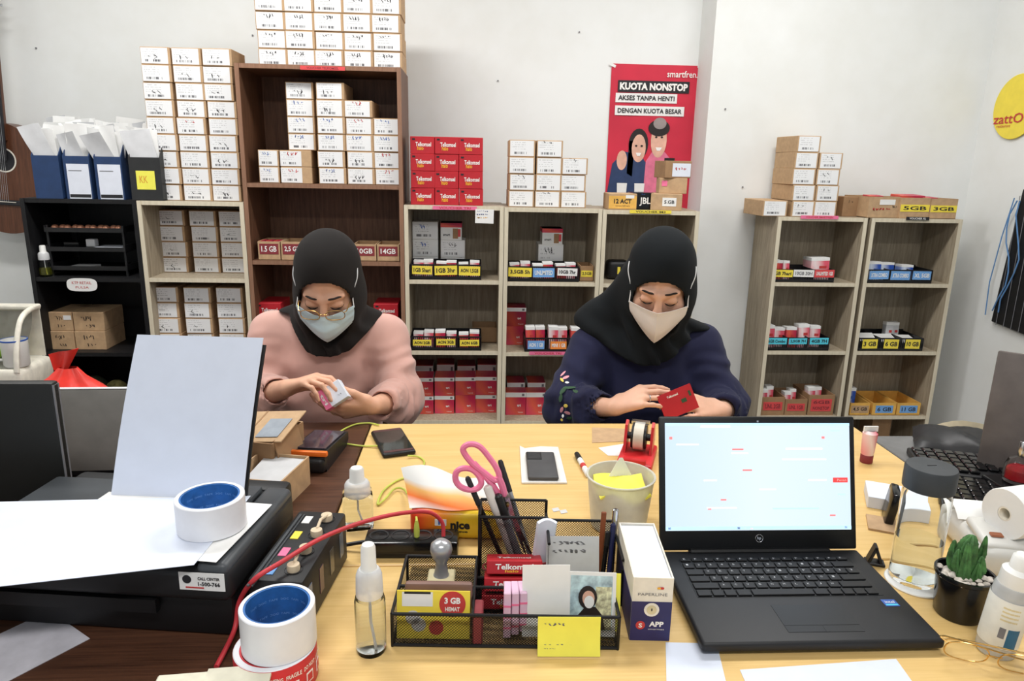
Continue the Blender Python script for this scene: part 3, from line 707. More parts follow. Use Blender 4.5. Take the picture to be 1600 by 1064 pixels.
# ------------------------------------------------------------------ poster on the wall
def poster():
    a = at_y(957, 97, WY-.004); b = at_y(1097, 105, WY-.004); c_ = at_y(947, 322, WY-.004)
    w = b.x-a.x; h = .70
    t = thing('poster', 'red advertising poster with two people taped on the wall', 'poster', ((a.x+b.x)/2-.003, WY-.004, a.z-h/2-.006))
    M('poster_red', (208, 50, 72), .35, var=.08, scale=3); 
    MB().sheet(lambda u, v: ((u-.5)*w, -.002*math.sin(u*9)*math.sin(v*7)-.001, (v-.5)*h), 12, 16, .0008).obj('sheet', 'poster_red', t, True)
    d = -.0034
    def flat(name, mat, poly, dd=0):
        if name.startswith('printed'): poly = [(.5+(u-.5)*1.06-.015, .98-(.98-v)*1.05 if name != 'printed_figure' else max(v-.055, .5) if v < .99 else v) for u, v in poly]
        MB().prism(poly, .0006, lambda u, v, q: ((u-.5)*w, d-dd-q, (.5-v)*h)).obj(name, mat, t)
    def oval(cx, cy, rx, ry, n=20, a0=0): return [(cx+rx*math.cos(2*PI*k/n+a0), cy+ry*math.sin(2*PI*k/n+a0)) for k in range(n)]
    def T(s_, m_, u, v, ww, hh, bold=.02): text(t, s_, m_, ((u-.5)*w, d-.003, (.5-v)*h), ww*w, hh*h, bold=bold)
    T('smartfren.', 'white_text', .79, .055, .34, .040, .01)
    flat('headline_bar', 'ink', [(.08, .10), (.88, .10), (.88, .172), (.08, .172)])
    T('KUOTA NONSTOP', 'white_text', .48, .136, .76, .046, .05)
    flat('text_bar', 'paper', [(.06, .178), (.75, .178), (.75, .236), (.06, .236)]); T('AKSES TANPA HENTI', 'ink', .405, .207, .63, .030, .02)
    flat('text_bar', 'paper', [(.06, .256), (.84, .256), (.84, .316), (.06, .316)]); T('DENGAN KUOTA BESAR', 'ink', .45, .286, .72, .030, .02)
    M('print_skin', (226, 178, 156), .5); M('print_navy', (48, 66, 104), .5); M('print_pink', (226, 120, 150), .5); M('print_hair', (40, 32, 32), .5); M('print_grey', (150, 140, 138), .5)
    flat('printed_figure', 'print_navy', [(.04, 1.0), (.06, .86), (.10, .68), (.22, .60), (.40, .62), (.50, .70), (.50, 1.0)])
    flat('printed_figure', 'print_pink', [(.44, 1.0), (.46, .66), (.52, .60), (.66, .60), (.78, .68), (.82, .82), (.80, 1.0)], .0007)
    flat('printed_hair', 'print_hair', oval(.37, .52, .105, .095)); flat('printed_hair', 'print_hair', [(.27, .50), (.33, .50), (.32, .72), (.26, .70)])
    flat('printed_face', 'print_skin', oval(.375, .545, .075, .085), .0007); flat('printed_face', 'print_skin', oval(.585, .495, .085, .105), .0014)
    flat('printed_hat', 'print_hair', oval(.58, .42, .115, .05), .0021); flat('printed_hat', 'print_grey', oval(.585, .392, .07, .035), .0028)
    for (x_, y_, s_) in ((.375, .58, .03), (.588, .545, .035)): flat('printed_smile', 'white_text', [(x_-s_, y_-.008), (x_+s_, y_-.008), (x_+s_*.5, y_+.012), (x_-s_*.5, y_+.012)], .0028)
    for (x_, y_) in ((.345, .53), (.405, .53), (.555, .475), (.615, .475)): flat('printed_eye', 'print_hair', oval(x_, y_, .013, .006, 10), .0028)
    flat('printed_hand', 'print_skin', oval(.2, .62, .055, .06), .0014); flat('printed_phone', 'print_hair', [(.66, .60), (.77, .60), (.76, .74), (.65, .73)], .0021); flat('printed_hand', 'print_skin', oval(.74, .73, .07, .03), .0028)
    for x_ in (.16, .35): flat('printed_cup', 'paper', [(x_, .76), (x_+.11, .76), (x_+.09, 1.0), (x_+.02, 1.0)], .0028)
    for (u, v) in ((.01, .01), (.99, .01)):
        bx(t, 'tape_strip', 'paper', ((u-.5)*w, d, (.5-v)*h), (.03, .001, .012), 0, (0, .4, 0))
poster()
# nail marks on the wall
for (px, py, Y) in ((905, 50, WY), (225, 113, WY), (778, 126, WY), (1133, 170, WY2), (57, 75, WY), (1160, 292, WY2), (395, 55, WY)):
    p = at_y(px, py, Y); m = MB().tube([(0, .004, 0), (0, -.006, -.001)], [.003, .0035], 8)
    o = m.obj('wall_nail', 'ink_grey', None); o.location = (p.x, Y, p.z)
    tag(o, f'tiny dark nail in the wall {dict([(905, "above and beside the poster"), (225, "above the magazine files"), (778, "above the red boxes"), (1133, "beside the poster on the pillar"), (57, "beside the guitar head"), (1160, "on the pillar near the stepped stack"), (395, "beside the topmost cartons")])[px]}', 'nail')
# yellow round sign and dark net on the side wall
p0 = Vector((WX-.006, 2.962, 1.655))
t = thing('round_sign', 'yellow round sign with red lettering on the side wall', 'sign', p0)
MB().lathe([(0, 0), (.128, 0), (.13, .002), (.128, .004), (0, .004)], 48, (0, 0, 0), (0, -PI/2, 0)).obj('disc', 'tag_yellow', t, False)
text(t, 'zattO', 'ink_red', (-.006, .03, -.045), .17, .04, rot=(PI/2, 0, -PI/2), bold=.01); text(t, 'restaurant', 'ink_red', (-.006, .05, -.075), .08, .010, rot=(PI/2, 0, -PI/2))
t = thing('wall_net', 'black netted wall panel with blue cords on the side wall', 'net', (WX-.012, 2.6, 1.03))
MB().bbox((0, 0, 0), (.012, .5, .56), .003, 1, (rad(4), 0, 0)).obj('panel', 'black_pl', t)
rr = random.Random(3)
M('cord_blue', (96, 140, 190), .6)
for k in range(5):
    pts = []; y_ = .24-.04*k if k < 2 else rr.uniform(-.2, .2); z_ = .25
    for j in range(9): pts.append((-.012-.003*(j % 2), y_+.03*math.sin(j*.9+k), z_-j*.058))
    MB().tube(pts, .003, 6).obj('cord', 'cord_blue', t, True)
MB().tube([(-.01, .26, .26), (-.01, .29, .1), (-.012, .31, -.1), (-.012, .30, -.24)], .0025, 6).obj('cord', 'cord_blue', t, True)
for k in range(12): MB().tube([(-.009, -.24+.043*k, -.27), (-.009, -.24+.043*k, .27)], .0014, 5).obj('net_strand', 'ink_grey', t)

# ------------------------------------------------------------------ black unit contents
def mag_file(x, yf, label, short, mat, w=.094, sheet=None, rz=0.0, pap=14, sticky=False, seed=1):
    h, d = .165, .22; z = 1.224
    t = thing('magazine_file', label, 'magazine file', (x, yf+d/2, z), rz, 'magazine files on the black unit')
    tk = .003
    bx(t, 'front_panel', mat, (0, -d/2, .08), (w, tk, .16)); bx(t, 'bottom', mat, (0, 0, tk/2), (w, d, tk)); bx(t, 'back_panel', mat, (0, d/2, .13), (w, tk, .26))
    for s in (-1, 1):
        MB().prism([(-d/2, 0), (d/2, 0), (d/2, .26), (-d/2+.06, .235), (-d/2, .16)], tk, lambda u, v, q, s=s: (s*(w/2-tk/2)-tk/2+q, u, v)).obj('side_panel', mat, t)
    if sheet: 
        p = bx(t, 'label_sheet', 'paper_blue', (0.003, -d/2-.002, .066), (w*.84, .0008, .13)); bx(p, 'dark_foot', 'ink', (0, -.0007, -.054), (w*.8, .0006, .012)); bx(p, 'print_line', 'ink_grey', (-.01, -.0007, .04), (w*.5, .0005, .003))
    if sticky:
        bx(t, 'sticky_note', 'sticky', (0, -d/2-.002, .075), (.07, .001, .07)); text(t, 'KK', M('orange_ink', (226, 150, 60), .6) and 'orange_ink', (-.008, -d/2-.003, .078), .03, .026)
    r = random.Random(seed)
    for k in range(pap):
        hh = .25+.045*k/pap+r.uniform(-.015, .025); yy = -d/2+.012+(d-.03)*k/pap; bend = r.uniform(-.06, .06); ww = w*r.uniform(.74, .90); fl = -.3+.6*((k*5) % pap)/pap+r.uniform(-.08, .08); x0 = r.uniform(-.5, .5)*(w*.88-ww); curl = r.uniform(-.03, .03); lean = r.uniform(-.04, .12)
        def fn(u, v, hh=hh, yy=yy, bend=bend, fl=fl, ww=ww, x0=x0, curl=curl, lean=lean):
            s_ = max(0, v-.48)
            return (x0*(1-v*.3)+(u-.5)*ww+fl*s_*hh*1.1, yy-lean*s_*hh*.8+bend*s_*s_*.6+curl*s_*(u-.5)*2+.006*math.sin(u*5+v*7)*s_, .006+v*hh-abs(fl)*s_*(u if fl > 0 else 1-u)*hh*.35)
        o = MB().sheet(fn, 5, 8, .0012).obj('document', 'paper' if k % 3 else 'paper_grey', None, True)
        o.location = (x, yf+d/2, z); o.rotation_euler = (0, 0, rz)
        tag(o, f'loose paper in the {short}, {(ORD+["eleventh", "twelfth", "thirteenth", "fourteenth"])[k]} from front', 'paper', 'documents in the magazine files')
M('navy_board', (38, 62, 102), .5); M('charcoal_board', (44, 45, 46), .5)
fx = [at_y(p, 270, 2.86).x for p in (73, 119, 168, 228)]
mag_file(fx[0], 2.86, 'plain navy magazine file standing nearest the guitar', 'plain navy magazine file', 'navy_board', .1, None, .0, 14, seed=2)
mag_file(fx[1], 2.865, 'navy magazine file with white sheet standing beside plain one', 'white-sheeted navy file beside the plain one', 'navy_board', .096, True, .02, 12, seed=3)
mag_file(fx[2], 2.865, 'navy magazine file with white sheet standing beside charcoal one', 'white-sheeted navy file beside the charcoal one', 'navy_board', .1, True, .02, 14, seed=4)
mag_file(fx[3], 2.86, 'charcoal magazine file with yellow sticky note standing by the cartons', 'charcoal magazine file', 'charcoal_board', .118, None, -.02, 14, True, seed=5)
# three-tier letter tray
z = .920; p = at_y(138, 430, 2.9)
t = thing('letter_tray', 'black three-tier letter tray in the black unit', 'tray', (p.x+.01, 3.0, z), 0)
for k in range(3):
    zz = .025+k*.075
    tr = bx(t, 'tray_tier', 'black_pl', (0, 0, zz), (.3, .22, .003)); bx(tr, 'front_lip', 'black_pl', (0, -.11, .008), (.3, .003, .016))
    for s in (-1, 1): bx(tr, 'side_lip', 'black_pl', (s*.149, 0, .012), (.003, .22, .024))
for sx in (-1, 1):
    for sy in (-1, 1): bx(t, 'post', 'black_pl', (sx*.144, sy*.1, .1), (.008, .008, .2))
M('copper', (208, 146, 116), .25, .35)
for k in range(11):
    o = MB().sphere((0, 0, .012), (.0145, .0145, .012), 12, 8).obj('copper_bead', 'copper', None, True)
    o.location = (p.x+.01-.125+.0245*k, 2.92+.012*(k % 2), z+.025+.15+.0016)
    tag(o, f'round copper-coloured cap on the top tray tier, {ORD[k] if k < 10 else "eleventh"} from the guitar', 'cap', 'copper caps on the tray')
for (nm, lb, c_, d_, mt) in (('gadget_box', 'small white cube box in middle tray tier', (.0, -.06, .128), (.035, .03, .03), 'paper_grey'), ('notebook', 'blue and white notebook in middle tray tier', (.075, -.05, .108), (.11, .09, .012), 'paper_blue'), ('booklet', 'thin grey booklet in lowest tray tier', (-.04, -.06, .032), (.09, .08, .01), 'paper_grey'), ('cable_adapter', 'black adapter in middle tray tier beside white cube', (-.08, -.04, .116), (.06, .05, .028), 'black_gloss')):
    o = bx(None, nm, mt, (p.x+.01+c_[0], 3.0+c_[1], z+c_[2]), d_, .002); tag(o, lb, nm.replace('_', ' '))
# spray bottle in the black unit
def spray(name, label, loc, H, R_, liquid, body='clear', square=False, rz=0.0, level=.45):
    t = thing(name, label, 'bottle', loc, rz)
    bh = H*.57
    M('frost', (240, 242, 244), .3, trans=.3)
    if square:
        def sq(z0, z1, r, bev): return MB().bbox((0, 0, (z0+z1)/2), (r*2, r*2, z1-z0), bev, 3)
        sq(0, bh, R_, R_*.22).obj('body', body, t, True); sq(.004, bh*level, R_*.86, R_*.18).obj('liquid', liquid, t, True)
    else:
        MB().lathe([(0, 0), (R_*.9, 0), (R_, .004), (R_, bh*.84), (R_*.9, bh*.93), (R_*.5, bh), (R_*.5, bh*1.02), (R_*.42, bh*1.02), (R_*.42, bh*.99), (R_*.82, bh*.92), (R_*.93, bh*.83), (R_*.93, .006), (0, .005)], 28).obj('body', body, t, True)
        MB().lathe([(0, .0062), (R_*.92, .007), (R_*.92, bh*level), (0, bh*level)], 24).obj('liquid', liquid, t, True)
    MB().lathe([(R_*.86, bh*.94), (R_*.88, bh*.98), (R_*.84, H*.72), (R_*.74, H*.76), (R_*.62, H*.78), (0, H*.78)], 24).obj('collar', 'frost', t, True)
    MB().lathe([(R_*.62, H*.76), (R_*.5, H*.80), (R_*.47, H*.97), (R_*.38, H), (0, H)], 20).obj('nozzle', 'white_pl', t, True)
    MB().tube([(0, 0, bh*1.0), (0, R_*.1, bh*.5), (R_*.3, -R_*.2, .008)], .0018, 6).obj('dip_tube', 'frost', t, True)
    return t
M('amber_liquid', (196, 196, 60), .1, trans=.9, ior=1.33)
p = at_y(70, 430, 2.875)
spray('spray_bottle', 'small spray bottle of yellow liquid in the black unit', (p.x, 2.885, .920), .122, .023, 'amber_liquid', level=.5)
# cartons in the black unit's second compartment
for r in range(2):
    for c in range(2):
        x, w = pxw((75, 115)[c], (114, 163)[c], 515, 2.9)
        t = carton(x, 2.9+.004*r, .615+r*.078, w-.002, .077, .17, f'handwritten brown carton in black unit, {["lower", "upper"][r]} row, {["guitar", "beige unit"][c]} side', 'brown cartons in the black unit', 0.01, None, ('ink', .55, 5), mat='card')
        handwriting(t, (-w*.1, -.0862, .014), w*.3, .014, 'ink', 7+r+c, 3)
        if r and not c: bx(t, 'sticker', 'paper', (w*.3, -.0856, .055), (.03, .001, .018))
# dark clutter on the black unit's low shelf
for k, (px, py, rr_, m_, lb) in enumerate(((145, 590, .05, 'dark_green', 'dark green cloth bundle low in the black unit'), (180, 600, .045, 'khaki', 'khaki patterned pouch low in the black unit'))):
    M('dark_green', (40, 46, 30), .8); M('khaki', (110, 104, 64), .8, var=.4, scale=60)
    p = at_y(px, py, 2.95); o = MB().sphere((0, 0, rr_*1.1), (rr_*1.3, rr_, rr_*1.1), 16, 10).obj('cloth_bundle', m_, None, True); o.location = (p.x, 2.96, .31); o.scale = (1, 1, 1.6); tag(o, lb, 'bundle')
# ------------------------------------------------------------------ tables
TZ = 0.75
def crom(pts, n=8, closed=False):
    P = [Vector(p) for p in pts]; out = []; m = len(P)
    for i in range(m if closed else m-1):
        if closed: a, b, c, d = P[(i-1) % m], P[i], P[(i+1) % m], P[(i+2) % m]
        else: a, b, c, d = P[max(i-1, 0)], P[i], P[i+1], P[min(i+2, m-1)]
        for k in range(n):
            t = k/n
            out.append(0.5*((2*b)+(c-a)*t+(2*a-5*b+4*c-d)*t*t+(-a+3*b-3*c+d)*t**3))
    if not closed: out.append(P[-1])
    return out
def table(label, x0, x1, y0, y1, mat, leg='black_metal', edge=None):
    t = thing('table', label, 'table', ((x0+x1)/2, (y0+y1)/2, 0)); w, d = x1-x0, y1-y0
    bx(t, 'tabletop', mat, (0, 0, TZ-.0125), (w, d, .025), .002)
    for sx in (-1, 1):
        for sy in (-1, 1): bx(t, 'leg', leg, (sx*(w/2-.04), sy*(d/2-.04), (TZ-.025)/2), (.035, .035, TZ-.025), .003)
table('yellow wooden table edge-on to the two people', -.248, .982, 1.044, 1.69, 'yellow_top')
table('yellow wooden table under the open laptop', -.248, .982, .40, 1.040, 'yellow_top')
table('dark brown wooden table under the printer', -1.46, -.252, .40, 1.70, 'walnut_top')
table('grey table with keyboards beside the yellow tables', .986, 1.9, .40, 1.60, 'grey_top')

# ------------------------------------------------------------------ laptop
def hp_laptop():
    t = thing('laptop', 'open black laptop with lit screen on the yellow table', 'laptop', (.481, .925, TZ+.001), rad(-.3))
    W, D = .338, .236
    M('lap_body', (30, 31, 34), .5, var=.05, bump=.05, bscale=900); M('lap_key', (15, 15, 17), .5); M('lap_bezel', (17, 18, 20), .4); M('lap_pad', (25, 27, 30), .4); M('key_print', (176, 178, 182), .6)
    k = NT('screen', .3); k.col(lin((20, 20, 20)))
    sx = k.n('ShaderNodeSeparateXYZ'); k.t.links.new(k.coord('Generated'), sx.inputs[0])
    k.put(k.b.inputs['Emission Color'], k.ramp(sx.outputs[0], [(0, (206, 226, 244)), (.5, (222, 236, 248)), (1, (214, 232, 250))])); k.b.inputs['Emission Strength'].default_value = 1.0
    MATS['screen'] = k.m
    bs = MB().bbox((0, 0, .0115), (W, D, .015), .005, 3).obj('base', 'lap_body', t, True)
    bx(t, 'keyboard_deck', 'lap_bezel', (-.002, .038, .0192), (.284, .104, .0006))
    rows = [(.0855, .0085, [.0178]*15), (.069, .0155, [.0178]*13+[.032]), (.0505, .0155, [.026]+[.0178]*13+[.0]), (.032, .0155, [.030]+[.0178]*11+[.036]), (.0135, .0155, [.038]+[.0178]*10+[.046]), (-.005, .0155, [.0225, .0185, .0185, .0225, .094, .0225, .0205, .0178, .0178, .0178])]
    txt = '1234567890-='
    for r, (y, h, ws) in enumerate(rows):
        ws = [w for w in ws if w > 0]; tot = sum(ws); x = -.141; sc = .278/tot
        for i, w in enumerate(ws):
            kk = bx(t, 'key', 'lap_key', (x+w*sc/2-.002, y, .0207), (w*sc-.0024, h-.001, .0022), .0006)
            if w < .02 and r in (1, 2, 3, 4) or r == 0:
                ch = ('1234567890-=+Q' if r == 1 else 'QWERTYUIOP[]LK' if r == 2 else 'ASDFGHJKLPOI' if r == 3 else 'ZXCVBNMLKJHG' if r == 4 else 'EFFFFFFFFFFFFIP')[min(i, 11)]
                text(kk, ch, 'key_print', (-.002, .001, .0013), .0034, .0042, rot=(0, 0, 0), name='key_legend')
            x += w*sc
    pad = bx(t, 'touchpad', 'lap_pad', (.012, -.066, .0192), (.108, .062, .0006)); bx(pad, 'button_seam', 'lap_bezel', (0, -.016, .0004), (.108, .0008, .0003)); bx(pad, 'button_seam', 'lap_bezel', (0, -.024, .0004), (.0008, .015, .0003))
    st = bx(t, 'sticker', 'ink_blue', (.139, -.033, .0193), (.021, .016, .0006)); text(st, 'intel', 'white_text', (0, .002, .0005), .014, .006, rot=(0, 0, 0)); bx(st, 'swirl', 'tag_cyan', (.0, -.005, .0004), (.018, .003, .0003))
    bx(t, 'hinge_bar', 'lap_bezel', (0, D/2-.004, .019), (.24, .012, .01), .003)
    # lid: a frame of its own leaning back
    lid = thing('lid_frame', '', '', (0, 0, 0)); 
    for q in ('label', 'category'): del lid[q]
    lid.name = 'lid'; lid.parent = t; lid.location = (0, D/2-.003, .020); lid.rotation_euler = (rad(-17), 0, 0)
    H = .222
    MB().bbox((0, .004, H/2), (W-.002, .007, H), .004, 2).obj('bezel', 'lap_bezel', lid, True)
    SX, SZ, SW, SH = 0, .122, .316, .178
    bx(lid, 'screen', 'screen', (SX, 0, SZ), (SW, .0012, SH))
    text(lid, 'hp', 'chrome', (0.0, -.0006, .0195), .0065, .0065, bold=.01); MB().tube([(.0062*math.cos(2*PI*a/20), -.0004, .0195+.0062*math.sin(2*PI*a/20)) for a in range(20)], .0006, 5, closed=True).obj('logo_ring', 'chrome', lid)
    bx(lid, 'camera_dot', 'chrome', (0, -.0002, .214), (.003, .0008, .003))
    M('pg_red', (236, 120, 120), .5, emis=((240, 120, 120), .9)); M('pg_pale', (224, 214, 220), .5, emis=((232, 216, 222), .95)); M('pg_blue', (170, 205, 240), .5, emis=((170, 205, 245), .95)); M('pg_hot', (228, 60, 60), .5, emis=((232, 66, 66), .9)); M('pg_white', (240, 244, 250), .5, emis=((238, 244, 250), 1.0)); M('pg_dark', (80, 90, 110), .5, emis=((90, 100, 120), .7))
    def pg(nm, m_, u, v, w, h): bx(lid, nm, m_, (SX+(u-.5)*SW, -.0008, SZ+(.5-v)*SH), (w*SW, .0006, h*SH))
    pg('browser_bar', 'pg_blue', .5, .012, 1, .024); pg('browser_tab', 'pg_white', .27, .03, .16, .022); pg('task_bar', 'pg_blue', .5, .978, 1, .03)
    pg('web_badge', 'pg_red', .03, .14, .016, .026); pg('web_badge', 'pg_red', .855, .135, .016, .022); pg('web_banner', 'pg_hot', .945, .535, .08, .045); text(lid, 'Pesan', 'white_text', (SX+.452*SW, -.0015, SZ-.035*SH), .016, .004)
    for (u, v, w, m_) in ((.39, .245, .06, 'pg_red'), (.40, .28, .09, 'pg_pale'), (.75, .24, .2, 'pg_pale'), (.44, .44, .05, 'pg_red'), (.24, .535, .07, 'pg_pale'), (.82, .535, .1, 'pg_pale'), (.31, .715, .03, 'pg_red'), (.235, .80, .018, 'pg_red'), (.3, .79, .16, 'pg_pale'), (.55, .62, .09, 'pg_pale'), (.7, .8, .25, 'pg_blue'), (.9, .865, .03, 'pg_red'), (.12, .2, .12, 'pg_pale'), (.75, .34, .24, 'pg_pale'), (.92, .07, .05, 'pg_blue'), (.95, .67, .04, 'pg_blue')): pg('web_line', m_, u, v, w, .014)
    for u, m_ in ((.39, 'pg_dark'), (.425, 'pg_blue'), (.46, 'pg_red'), (.02, 'pg_dark'), (.97, 'pg_dark')): pg('task_icon', m_, u, .978, .014, .02)
hp_laptop()

# ------------------------------------------------------------------ printer with ink tank
RZ = rad(-7)
def printer():
    t = thing('printer', 'black inkjet printer with side ink tank on the brown table', 'printer', (-.503, .995, TZ), RZ)
    W, D = .40, .24
    M('prn', (30, 31, 33), .5, var=.05, bump=.06, bscale=700); M('prn_grey', (70, 74, 78), .42, var=.04); M('prn_dark', (16, 16, 18), .5)
    MB().bbox((0, .005, .032), (W-.01, D-.02, .062), .006, 2).obj('lower_case', 'prn_dark', t, True)
    MB().bbox((0, 0, .086), (W, D, .05), .012, 3).obj('upper_case', 'prn', t, True)
    MB().bbox((-.022, 0, .1165), (W-.05, D-.02, .012), .005, 2).obj('scanner_lid', 'prn_grey', t, True)
    MB().bbox((W/2-.024, .0, .108), (.044, D-.004, .02), .009, 3).obj('lid_rim', 'prn_grey', t, True)
    bx(t, 'tray_slot', 'prn_dark', (-.03, -D/2+.006, .05), (.25, .01, .02))
    MB().bbox((0, D/2+.016, .068), (W-.03, .04, .09), .01, 2).obj('rear_feeder', 'prn', t, True)
    s = bx(t, 'service_sticker', 'card', (W/2-.036, -D/2-.0006, .094), (.062, .001, .026)); s.data = cbox((.062, .001, .026), 0, 'paper')
    MB().lathe([(0, 0), (.006, 0), (.006, .0006), (0, .0006)], 20, (-.02, -.0006, .003), (PI/2, 0, 0)).obj('emblem', 'ink', s)
    text(s, 'CALL CENTER', 'ink', (.010, -.0012, .005), .03, .0045, bold=.03); text(s, '1-500-766', 'ink', (.010, -.0012, -.003), .03, .006, bold=.03); bx(s, 'red_line', 'ink_red', (-.01, -.0008, -.009), (.025, .0004, .002))
    # ink tank block at the side
    k = MB().bbox((W/2+.052, .004, .043), (.078, .20, .084), .005, 2).obj('ink_tank', 'prn', t, True)
    bx(k, 'tank_rail', 'prn_grey', (W/2+.022, -.012, .0856), (.004, .2, .002)); bx(k, 'tank_rail', 'prn_grey', (W/2+.028, -.012, .0856), (.002, .2, .002))
    for i, (tm, wm, lt) in enumerate((('tag_blue', 'win_c', 'C'), ('tag_pink', 'win_m', 'M'), ('tag_yellow', 'win_y', 'Y'), ('paper', 'win_k', 'BK'))):
        M('win_c', (96, 110, 130), .2); M('win_m', (84, 62, 70), .2); M('win_y', (96, 92, 84), .2); M('win_k', (110, 118, 128), .2)
        y = -.072+i*.048
        bx(k, 'colour_tag', tm, (W/2+.038, y, .0855), (.012, .022, .0012))
        MB().lathe([(.0125, .0858), (.0125, .0842), (0, .0842)], 20, (W/2+.068, y+.004, 0)).obj('filler_well', 'prn_dark', k)
        c_ = MB().lathe([(.0085, .084), (.0092, .09), (.0085, .0945), (.004, .095), (0, .0935)], 18, (W/2+.068, y+.004, 0)).obj('filler_cap', M('cap_rubber', (214, 196, 168), .6) and 'cap_rubber', k, True)
        if i % 2 == 0: MB().tube([(W/2+.068, y+.008, .094), (W/2+.066, y+.03, .097), (W/2+.07, y+.05, .0945)], .0025, 8).obj('cap_strap', 'cap_rubber', k, True)
        bx(k, 'tank_window', wm, (W/2+.0915, y, .045), (.001, .016, .04))
    return t
prn = printer()
def poly_sheet(name, label, pts, z, mat, cat='paper', thick=.0006, lift=None):
    P = [at_z(x, y, z) for x, y in pts]; c = sum(P, Vector())/len(P)
    o = MB().prism([(p.x-c.x, p.y-c.y) for p in P][::-1], thick, lambda u, v, w: (u, v, w)).obj(name, mat, None); o.location = (c.x, c.y, z)
    return tag(o, label, cat)
def local_sheet(name, label, corners, z, mat): # printer-aligned rectangles
    pass
sh = bx(None, 'paper_sheet', 'paper', (-.452, .958, TZ+.1235), (.27, .165, .0006), 0, (0, 0, RZ+rad(-3))); tag(sh, 'cream printed sheet peeking out on the printer lid', 'paper')
M('paper_cool', (218, 225, 240), .6, var=.01)
poly_sheet('paper_sheet', 'large white sheet covering the printer lid', [(-120, 930), (303, 883), (392, 775), (-150, 788)], TZ+.1245, 'paper_cool')
# A4 stack in the rear feeder
TL, TR = at_y(215, 523, 1.165), at_y(408, 528, 1.145)
ax = (TR-TL).normalized(); dn = Vector((-.016, -.125, -.262)); dn.normalize()
def paper_plane(off, L, w0=0.0, w1=.21):
    nrm = ax.cross(dn).normalized()
    def fn(u, v): return TL+ax*(w0+(w1-w0)*u)+dn*(L*v)+nrm*(off-.012*math.sin(v*PI)*0.5)
    return fn
MB().sheet(paper_plane(0, .285), 6, 10, .0012).obj('paper_stack', 'paper_cool', None, True)
tag(bpy.data.objects['paper_stack'], 'upright stack of white sheets in the printer rear feeder', 'paper')
o = MB().sheet(lambda u, v: paper_plane(.004, .27, .0, .212)(u, v)+Vector((0, .002, -.012)), 4, 6, .003).obj('paper_support', 'prn' if 'prn' in MATS else 'black_pl', None, True)
o.parent = prn; o.matrix_parent_inverse = (Matrix.Translation(prn.location) @ Matrix.Rotation(RZ, 4, 'Z')).inverted()

# ------------------------------------------------------------------ tape rolls
M('core_blue', (44, 104, 172), .5, var=.1, scale=60); M('tape_white', (232, 233, 238), .35, var=.02); M('core_red', (200, 52, 60), .5)
def tape_roll(label, loc, R, r, h, side='tape_white', print_=True, name='tape_roll', core='core_blue'):
    t = thing(name, label, 'tape roll', loc)
    MB().lathe([(r+.0025, 0), (R-.001, 0), (R, .001), (R, h-.001), (R-.001, h), (r+.0025, h)], 48).obj('tape', side, t, True)
    c_ = MB().lathe([(r, .0005), (r+.0026, .0005), (r+.0026, h-.0005), (r, h-.0005), (r, .0005)], 48).obj('core', core, t, True)
    if print_:
        for k in range(7):
            a = PI*.15+k*PI*.12
            for j in range(2):
                q = text(c_, 'TAPE' if (k+j) % 2 else 'ooo', 'tag_blue', ((r-.0004)*math.cos(a), (r-.0004)*math.sin(a), h*(.3+.38*j)), .012, .003, rot=(PI/2, 0, a-PI/2), name='core_print')
    return t
p = at_z(332, 822, TZ+.1252)
tape_roll('white packing tape roll lying on the printer sheets', (p.x, p.y, TZ+.1252), .047, .038, .048)
p = Vector((-.240, .786, 0))
t = tape_roll('red printed fragile tape roll under the white tape roll', (p.x-.004, p.y, TZ), .050, .040, .048, 'tape_white', False, 'tape_roll', 'core_red')
M('tape_red', (206, 48, 58), .4)
MB().lathe([(.0502, .0005), (.0504, .001), (.0504, .047), (.0502, .0475)], 48).obj('printed_wrap', 'tape_red', t, True)
for k, s_ in enumerate(('FRAGILE', 'DO NOT', 'BANTING', 'FRAGILE', 'DO NOT', 'BANTING')):
    a = -PI*.5+(k-1.5)*.46
    text(t, s_, 'white_text', (.0508*math.cos(a), .0508*math.sin(a), .034), .02, .006, rot=(PI/2, 0, a+PI/2), bold=.02)
    q = bx(t, 'print_icon', 'white_text', (.0506*math.cos(a), .0506*math.sin(a), .018), (.012, .0006, .014), 0, (0, 0, a+PI/2)); bx(q, 'icon_mark', 'tape_red', (0, -.0005, 0), (.009, .0004, .010))
tape_roll('white packing tape roll standing on the red printed roll', (p.x+.001, p.y+.003, TZ+.0482), .0455, .0375, .056)

# ------------------------------------------------------------------ cables, power strip
M('cord_red', (196, 58, 66), .45); M('cord_lime', (196, 206, 92), .5)
def path3(L): return [at_z(x, y, z) for x, y, z in L]
o = MB().tube(crom(path3([(338, 1042, .756), (366, 985, .765), (374, 940, .80), (398, 905, .842), (440, 878, .852), (500, 842, .852), (560, 818, .845), (620, 803, .838), (668, 800, .828), (690, 815, .805), (693, 838, .782)])), .0034, 10).obj('red_cable', 'cord_red', None, True)
tag(o, 'red cable arching over the ink tank to the power strip', 'cable')
t = thing('power_strip', 'black power strip behind the mesh organiser', 'power strip', (-.098, 1.085, TZ), rad(-1))
MB().bbox((0, 0, .015), (.156, .05, .030), .005, 2).obj('body', 'black_gloss', t, True)
for k in range(4):
    w_ = MB().lathe([(.016, .0302), (.0165, .0308), (.014, .0306), (.0135, .0295), (0, .0292)], 20, (-.055+.036*k, 0, 0)).obj('socket', 'black_pl', t)
    for s in (-1, 1): bx(w_, 'pin_hole', 'ink', (-.055+.036*k+s*.006, 0, .0296), (.0035, .0035, .0006))
MB().tube(crom([(-.078, .0, .018), (-.12, .004, .008), (-.16, -.01, .005), (-.19, -.05, .005)]), .0035, 8).obj('cord', 'black_pl', t, True)
